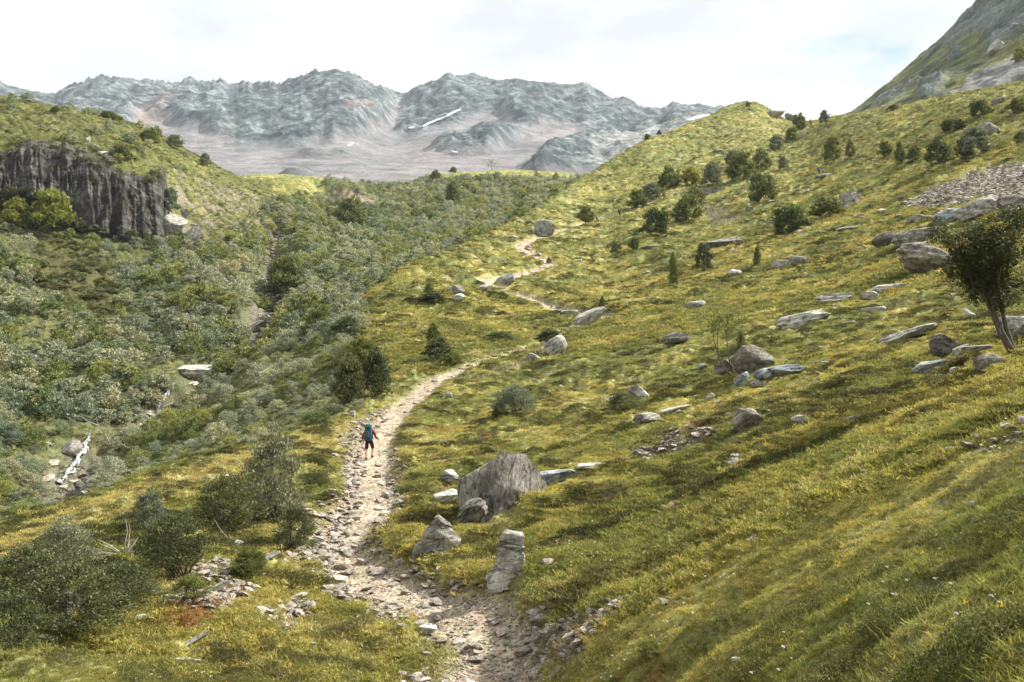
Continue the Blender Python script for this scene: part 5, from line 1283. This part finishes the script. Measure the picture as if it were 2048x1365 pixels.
turf('meadow_grass', [tuft('sward', 420 + i, 70, .26, .09, .017, .9) for i in range(6)], vis * (1 - .8 * BZf) * (RG > 18) * (RG < 95) / np.clip(RG, 15, 95) ** 1.7, 60000, 430, .7, 1.4, 1.25, 'olive and straw coloured grass of the middle meadow')
turf('meadow_turf', [tuft('turf', 440 + i, 70, .55, .17, .05, .9) for i in range(5)], vis * (1 - .9 * BZf) * (RG > 70) * (RG < 420) / np.clip(RG, 60, 420) ** 1.6, 46000, 450, .7, 1.5, 1.18, 'yellow green turf of the upper meadow and ridge')
hw = sstep(.0, .3, fbm(X / 2.2, Y / 1.3, 3, 461)) * vis
turf('heath', [heath('heath_clump', 470 + i, 420, .20, .10, .0095) for i in range(4)], hw * (RG > 5) * (RG < 34) / np.clip(RG, 6, 60) ** 1.5, 6500, 471, .5, 1.4, .75, 'low dark bilberry and heath between the grass')
turf('heath_shade_clumps', [heath('heath_hump', 480 + i, 300, .42, .2, .028) for i in range(4)], hw * (1 - .6 * BZf) * (RG > 26) * (RG < 120) / np.clip(RG, 20, 120) ** 1.6, 15000, 481, .22, 1.0, .42, 'humps of heath and dwarf shrubs on the meadow, coloured dark as hummock shadows')  # heath whose colour is darkened to stand in for shadows of the hummocks
turf('dwarf_shade_shrubs', [heath('dwarf_shrub', 490 + i, 200, .8, .5, .07) for i in range(4)], sstep(.1, .4, fbm(X / 5, Y / 3.5, 3, 491)) * vis * (1 - .9 * BZf) * (RG > 100) * (RG < 330) / np.clip(RG, 90, 330) ** 1.6, 13000, 493, .18, .75, .42, 'patches of dwarf shrubs on the upper slopes, coloured dark as hummock shadows')  # small shrubs, tint lowered so they also paint short hummock shadows upslope
# dry seed heads, flowers
FL = leaf_material('flower_petals', (.5, .5, .45), (.8, .8, .75), .2)
FY = leaf_material('yellow_petals', (.6, .42, .03), (.75, .55, .06), .2)
fl = [heath('flower', 495, 7, .02, .03, .012, FL), heath('flower', 496, 6, .02, .03, .012, FY)]
for m_ in fl: m_.transform(Matrix.Translation((0, 0, .12)))
P, i, j = sample(vis * (RG > 4.5) * (RG < 40) * sstep(0, .5, fbm(X / 3, Y / 3, 2, 497)) / np.clip(RG, 5, 40) ** 1.6, 900, 498); n_ = len(P)
o = scatter('wildflowers', fl, P, np.zeros((n_, 3)), np.ones((n_, 3)) * rnd(n_, .7, 1.5, 499)[:, None], (rnd(n_, 0, 1, 500) > .7).astype(int)); tag(o, 'tiny white and yellow flowers dotted in the near grass', 'flowers', kind='stuff')
o = turf('seed_stalks', [tuft('stalk', 505 + i, 8, .12, .38, .004, .45) for i in range(3)], vis * (RG > 4) * (RG < 26) / np.clip(RG, 5, 40) ** 1.4, 1500, 506, .6, 1.1, 1.3, 'tall dry grass stalks standing over the turf')
# ------------------------------------------------------------------ falling water in the gully
def water_mat():
    m, t, b, out = newmat('white_water'); tcn = N(t, 'ShaderNodeTexCoord'); mpv = N(t, 'ShaderNodeMapping'); mpv.inputs['Scale'].default_value = (3, 3, .8)
    t.links.new(tcn.outputs['Object'], mpv.inputs[0]); f = noise(t, mpv.outputs[0], 4.5, 6, .75)
    t.links.new(ramp(t, f, [(.35, (.12, .14, .14)), (.62, (.62, .65, .66))]), b.inputs['Base Color']); b.inputs['Roughness'].default_value = .35; bump(t, f, .8, .15, b); return m
M_WATER = water_mat()
def cascade(line, hw, lab, lift=.3):
    n_ = 26; q = np.linspace(0, len(line) - 1, n_); k_ = np.arange(len(line)); lu = np.interp(q, k_, [p[0] for p in line]); lv = np.interp(q, k_, [p[1] for p in line]); lw = np.interp(q, k_, hw)
    m_ = 7; Vt = []
    for i in range(n_):
        wj = lw[i] * (.75 + .75 * perlin2(np.array([q[i] * 2.7]), np.array([.3]), 5)[0]); lu[i] += 5 * perlin2(np.array([q[i] * 2.1]), np.array([.7]), 8)[0] * lw[i] / 8
        p, r = hit(lu[i], lv[i], 50)
        ax = Vector((math.cos(math.atan2(p.x, p.y)), -math.sin(math.atan2(p.x, p.y)), 0))
        for k in range(m_):
            c = (k / (m_ - 1) * 2 - 1); x = p + ax * (c * wj * r / F) - Vector((p.x, p.y, 0)).normalized() * .35
            z = p.z + lift * (1 - c * c) + .35 * perlin2(np.array([q[i] * 5.1 + k]), np.array([k * 1.7]), 6)[0]; Vt.append((x.x, x.y, z))
    Vt = np.array(Vt); Vb = Vt.copy(); Vb[:, 2] -= 1.2; Vb[:, :2] *= 1.012; o_ = len(Vt); Fs = []
    for i in range(n_ - 1):
        for k in range(m_ - 1):
            a = i * m_ + k
            if perlin2(np.array([i * .55 + line[0][0]]), np.array([k * .9]), 11)[0] < (.02 if k in (0, m_ - 2) else -.28): continue
            a = i * m_ + k; Fs += [(a, a + 1, a + m_ + 1, a + m_), (a + o_ + m_, a + o_ + m_ + 1, a + o_ + 1, a + o_)]
    o = link('waterfall', mesh_np('waterfall', Vt if False else np.concatenate([Vt, Vb]), np.array(Fs)), M_WATER); tag(o, lab, 'waterfall'); return o
cascade([(182,872),(172,888),(164,905),(152,925),(140,942),(128,958),(118,970)], [4, 7, 9, 8, 9, 7, 4], 'white waterfall at the lower left, lowest in the gully')
cascade([(348,768),(340,780),(332,793),(322,806),(314,820)], [3, 4, 3, 3, 2], 'thin white cascade in the middle of the gully')
cascade([(440,738),(428,744),(416,752),(402,758)], [4, 5, 4, 3], 'short white cascade right of the pale rock shelf')

# ------------------------------------------------------------------ hikers
M_SKIN = plain('skin', (.42, .25, .17), .6, .1); M_BOOT = plain('boot_leather', (.035, .03, .04), .7, .2); M_HAIR = plain('hair', (.05, .035, .02), .8, .2)
def cloth(name, c): return plain(name, c, .85, .18, 14)
def person_mesh(seed, pose=1, fingers=True):
    """one skinned figure; y is the walking direction; returns mesh and region index per face"""
    V = []; E = []; Rd = []; Rg = []
    def chain(start, pts, reg):
        prev = start
        for p, r in pts:
            V.append(p); Rd.append(r); Rg.append(reg); i = len(V) - 1
            if prev is not None: E.append((prev, i))
            prev = i
        return prev
    pel = chain(None, [((0, 0, .95), .145)], 'hips')
    waist = chain(pel, [((0, .03, 1.08), .125)], 'torso'); chest = chain(waist, [((0, .08, 1.27), .15), ((0, .12, 1.40), .12)], 'torso')
    neck = chain(chest, [((0, .15, 1.48), .055)], 'head'); head = chain(neck, [((0, .18, 1.56), .085), ((0, .19, 1.65), .10), ((0, .18, 1.72), .075)], 'head')
    for s in (-1, 1):
        f = 1 if s * pose > 0 else -1
        hip = chain(pel, [((.10 * s, .0, .90), .105)], 'hips')
        if f > 0: kn = chain(hip, [((.11 * s, .14, .75), .085), ((.115 * s, .27, .58), .062)], 'thigh'); an = chain(kn, [((.11 * s, .24, .44), .058), ((.10 * s, .17, .24), .038)], 'calf'); chain(an, [((.10 * s, .16, .17), .045), ((.105 * s, .27, .14), .042), ((.11 * s, .36, .13), .03)], 'foot')
        else: kn = chain(hip, [((.11 * s, .0, .72), .085), ((.115 * s, -.02, .50), .060)], 'thigh'); an = chain(kn, [((.11 * s, -.08, .36), .058), ((.10 * s, -.16, .14), .038)], 'calf'); chain(an, [((.10 * s, -.17, .06), .045), ((.105 * s, -.06, .045), .042), ((.11 * s, .03, .035), .03)], 'foot')
        sh = chain(chest, [((.17 * s, .11, 1.41), .07)], 'torso'); el = chain(sh, [((.26 * s, .07, 1.29), .052), ((.31 * s, .03, 1.15), .043)], 'arm')
        wr = chain(el, [((.35 * s, .12, 1.07), .038), ((.38 * s, .24, 1.02), .027)], 'arm'); pa = chain(wr, [((.385 * s, .29, 1.005), .030), ((.39 * s, .33, .99), .034)], 'hand')
        if fingers:
            for k, ln in enumerate((.042, .05, .047, .036)):
                x = .39 * s; y0 = .34; z0 = 1.01 - k * .02
                chain(pa, [((x, y0 + .015, z0), .010), ((x - .008 * s, y0 + .015 + ln * .6, z0 - .012), .009), ((x - .025 * s, y0 + .005 + ln * .6, z0 - .03), .008)], 'hand')
            chain(pa, [((x - .02 * s, .32, 1.02), .011), ((x - .035 * s, .35, 1.025), .009)], 'hand')
        # ears and nose
    chain(head - 1, [((0, .285, 1.64), .018)], 'head'); 
    for s in (-1, 1): chain(head - 1, [((.10 * s, .18, 1.645), .018)], 'head')
    me = bpy.data.meshes.new('person'); me.from_pydata(V, E, []); o = bpy.data.objects.new('tmp', me); COL.objects.link(o)
    md = o.modifiers.new('s', 'SKIN'); md.use_smooth_shade = True
    for i, sv in enumerate(me.skin_vertices[0].data): sv.radius = (Rd[i], Rd[i] * (.82 if Rg[i] in ('torso', 'hips') else 1)); sv.use_root = (i == 0)
    ss = o.modifiers.new('u', 'SUBSURF'); ss.levels = 1; ss.render_levels = 1
    dg = bpy.context.evaluated_depsgraph_get(); out = bpy.data.meshes.new_from_object(o.evaluated_get(dg)); bpy.data.objects.remove(o)
    for p in out.polygons: p.use_smooth = True
    A = np.array([V[a] for a, b in E]); B = np.array([V[b] for a, b in E]); reg = [Rg[b] for a, b in E]
    Cf = np.array([p.center[:] for p in out.polygons]); D = B - A; L2 = (D ** 2).sum(1)
    t = np.clip(((Cf[:, None] - A[None]) * D[None]).sum(-1) / L2, 0, 1); dist = np.linalg.norm(Cf[:, None] - A[None] - t[..., None] * D[None], axis=-1)
    return out, [reg[i] for i in dist.argmin(1)]
def garment(src, regs, want, off, name, mat, parent, zmin=-1, zmax=9):
    vs = np.array([v.co[:] for v in src.vertices]); ns = np.array([v.normal[:] for v in src.vertices]); fs = [p.vertices[:] for p, g in zip(src.polygons, regs) if g in want and zmin < p.center.z < zmax]
    if not fs: return
    uq = sorted({i for f in fs for i in f}); mp_ = {a: i for i, a in enumerate(uq)}
    me = bpy.data.meshes.new(name); me.from_pydata([tuple(vs[i] + ns[i] * off) for i in uq], [], [[mp_[i] for i in f] for f in fs]); me.update()
    for p in me.polygons: p.use_smooth = True
    o = link(name, me, mat, parent); md = o.modifiers.new('t', 'SOLIDIFY'); md.thickness = off * .8; md.offset = -1; return o
def rbox(name, c, size, mat, parent, bev=.25, taper=1.0, tilt=0):
    import bmesh
    b = bmesh.new(); bmesh.ops.create_cube(b, size=1)
    for v in b.verts: v.co.x *= size[0] * (taper if v.co.z > 0 else 1); v.co.y *= size[1] * (taper if v.co.z > 0 else 1); v.co.z *= size[2]
    bmesh.ops.bevel(b, geom=b.edges, offset=min(size) * bev, segments=3, affect='EDGES', profile=.6)
    bmesh.ops.rotate(b, verts=b.verts, cent=(0, 0, 0), matrix=Matrix.Rotation(tilt, 3, 'X')); bmesh.ops.translate(b, verts=b.verts, vec=c)
    me = bpy.data.meshes.new(name); b.to_mesh(me); b.free()
    for p in me.polygons: p.use_smooth = True
    return link(name, me, mat, parent)
def hiker(u, v, facing, cols, lab, packlab, pose=1, poles=True, detail=True, scale=1.0, legs='bare'):
    p, r = hit(u, v, 30); az_ = math.atan2(p.x, p.y)
    root = bpy.data.objects.new('person', None); COL.objects.link(root); root.location = p - Vector((0, 0, .02)); root.rotation_euler = (0, 0, -az_ + facing); root.scale = (scale,) * 3
    tag(root, lab, 'person')
    me, regs = person_mesh(1, pose, detail); me.materials.append(M_SKIN); body = link('body', me, None, root)
    jk, tr, pk, pk2, hat = cols
    garment(me, regs, ('torso', 'arm'), .014, 'jacket', cloth('jacket_cloth', jk), root)
    if legs == 'bare': garment(me, regs, ('hips', 'thigh'), .018, 'shorts', cloth('shorts_cloth', tr), root, .55)
    else: garment(me, regs, ('hips', 'thigh', 'calf'), .014, 'trousers', cloth('trouser_cloth', tr), root)
    garment(me, regs, ('foot',), .012, 'boots', M_BOOT, root); garment(me, regs, ('head',), .014, 'hair' if hat is None else 'hat', M_HAIR if hat is None else cloth('hat_cloth', hat), root, 1.64)
    pr = bpy.data.objects.new('backpack', None); COL.objects.link(pr); pr.matrix_world = root.matrix_basis.copy()
    pr.location = root.location; pr.rotation_euler = root.rotation_euler; pr.scale = root.scale; tag(pr, packlab, 'backpack')
    m1 = cloth('pack_cloth', pk); m2 = cloth('pack_pocket', pk2)
    rbox('pack_body', (0, -.17, 1.28), (.36, .26, .56), m1, pr, .3, .92, -.16); rbox('lid', (0, -.13, 1.60), (.33, .27, .13), m1, pr, .4, .85, -.2)
    rbox('front_pocket', (-.03, -.33, 1.28), (.24, .08, .30), m2, pr, .4, .9, -.16); rbox('hip_section', (0, -.14, 1.01), (.34, .22, .12), m2, pr, .35)
    for s in (-1, 1):
        rbox('side_pocket', (.20 * s, -.16, 1.16), (.08, .16, .22), m2 if s < 0 else m1, pr, .35)
        me2 = tubes_mesh('strap', [([np.array([.10 * s, -.03, 1.52]), np.array([.13 * s, .10, 1.55]), np.array([.14 * s, .24, 1.40]), np.array([.15 * s, .20, 1.2]), np.array([.16 * s, .0, 1.08])], [.018] * 5)], m2); link('strap', me2, None, pr)
    if poles:
        for s in (-1, 1):
            t_ = np.array([.37 * s, .36, 1.04]); e = np.array([.46 * s, .30 if s * pose > 0 else .10, .06])
            q = bpy.data.objects.new('trekking_pole', None); COL.objects.link(q); q.location = root.location; q.rotation_euler = root.rotation_euler; q.scale = root.scale
            tag(q, 'thin trekking pole in the %s hand of %s' % ('right' if s > 0 else 'left', packlab.split(' of ')[-1].split(' on ')[-1]), 'trekking pole')
            link('shaft', tubes_mesh('shaft', [([t_, (t_ + e) / 2, e], [.008, .007, .005])], M_BOOT), None, q); link('grip', tubes_mesh('grip', [([t_ + (t_ - e) * .07, t_, t_ - (t_ - e) * .08], [.014, .016, .014])], M_BOOT), None, q)
    return root
hiker(738, 920, -.25, ((.20, .02, .025), (.030, .012, .018), (.015, .08, .095), (.06, .075, .085), (.04, .17, .15)), 'hiker in red sleeves and dark shorts walking up the trail away from the viewer',
      'large teal backpack with grey pockets on the back of the nearest hiker', 1, True, True, .89)
hiker(1194, 446, -1.3, ((.55, .53, .50), (.03, .03, .035), (.35, .35, .36), (.06, .06, .07), (.55, .5, .3)), 'small distant hiker in a pale top, left of the pair on the far trail',
      'pale grey backpack of the left distant hiker', 1, False, False, 1.0, 'long')
hiker(1239, 435, -1.0, ((.03, .05, .045), (.02, .02, .025), (.03, .04, .06), (.05, .05, .06), None), 'small distant hiker in dark clothes, right of the pair on the far trail',
      'dark backpack of the right distant hiker', -1, False, False, 1.0, 'long')
hiker(1328, 401, -1.0, ((.05, .12, .20), (.03, .03, .04), (.04, .10, .16), (.05, .06, .08), None), 'distant hiker in blue beside the bushes on the far trail',
      'blue backpack of the hiker beside the bushes', 1, False, False, .95, 'long')
hiker(1638, 351, -.6, ((.14, .15, .20), (.03, .03, .05), (.10, .12, .20), (.07, .07, .09), None), 'distant hiker in grey blue on the upper meadow below the shaded slope',
      'grey blue backpack of the hiker on the upper meadow', -1, False, False, 1.0, 'long')
hiker(1621, 252, -.4, ((.50, .05, .03), (.05, .04, .04), (.45, .10, .06), (.2, .05, .04), None), 'farthest hiker, in red, at the saddle of the ridge',
      'red backpack of the farthest hiker', 1, False, False, 1.1, 'long')

# ------------------------------------------------------------------ air
zmin = min(float(Z.min()), float(np.array(bx)[:, 2].min()), float(MZ.min()), float(zc.min())) - 1
zmax = max(float(MZ.max()), float(BZz.max())) + 15
X0, X1, Y0, Y1 = -2400, 2400, -800, 3500
hv = [(a, b, c) for a in (X0, X1) for b in (Y0, Y1) for c in (zmin, zmax)]
hm = bpy.data.meshes.new('haze'); hm.from_pydata(hv, [], [(0, 1, 3, 2), (4, 6, 7, 5), (0, 4, 5, 1), (2, 3, 7, 6), (0, 2, 6, 4), (1, 5, 7, 3)]); hm.update()
m = bpy.data.materials.new('air'); m.use_nodes = True; t = m.node_tree; t.nodes.clear(); out = N(t, 'ShaderNodeOutputMaterial'); pv = N(t, 'ShaderNodeVolumePrincipled')
pv.inputs['Color'].default_value = (.80, .90, 1, 1); pv.inputs['Density'].default_value = 7e-5; pv.inputs['Anisotropy'].default_value = .1; t.links.new(pv.outputs[0], out.inputs['Volume'])
hz = link('haze', hm, m); tag(hz, kind='stuff', label='thin bluish mountain air')
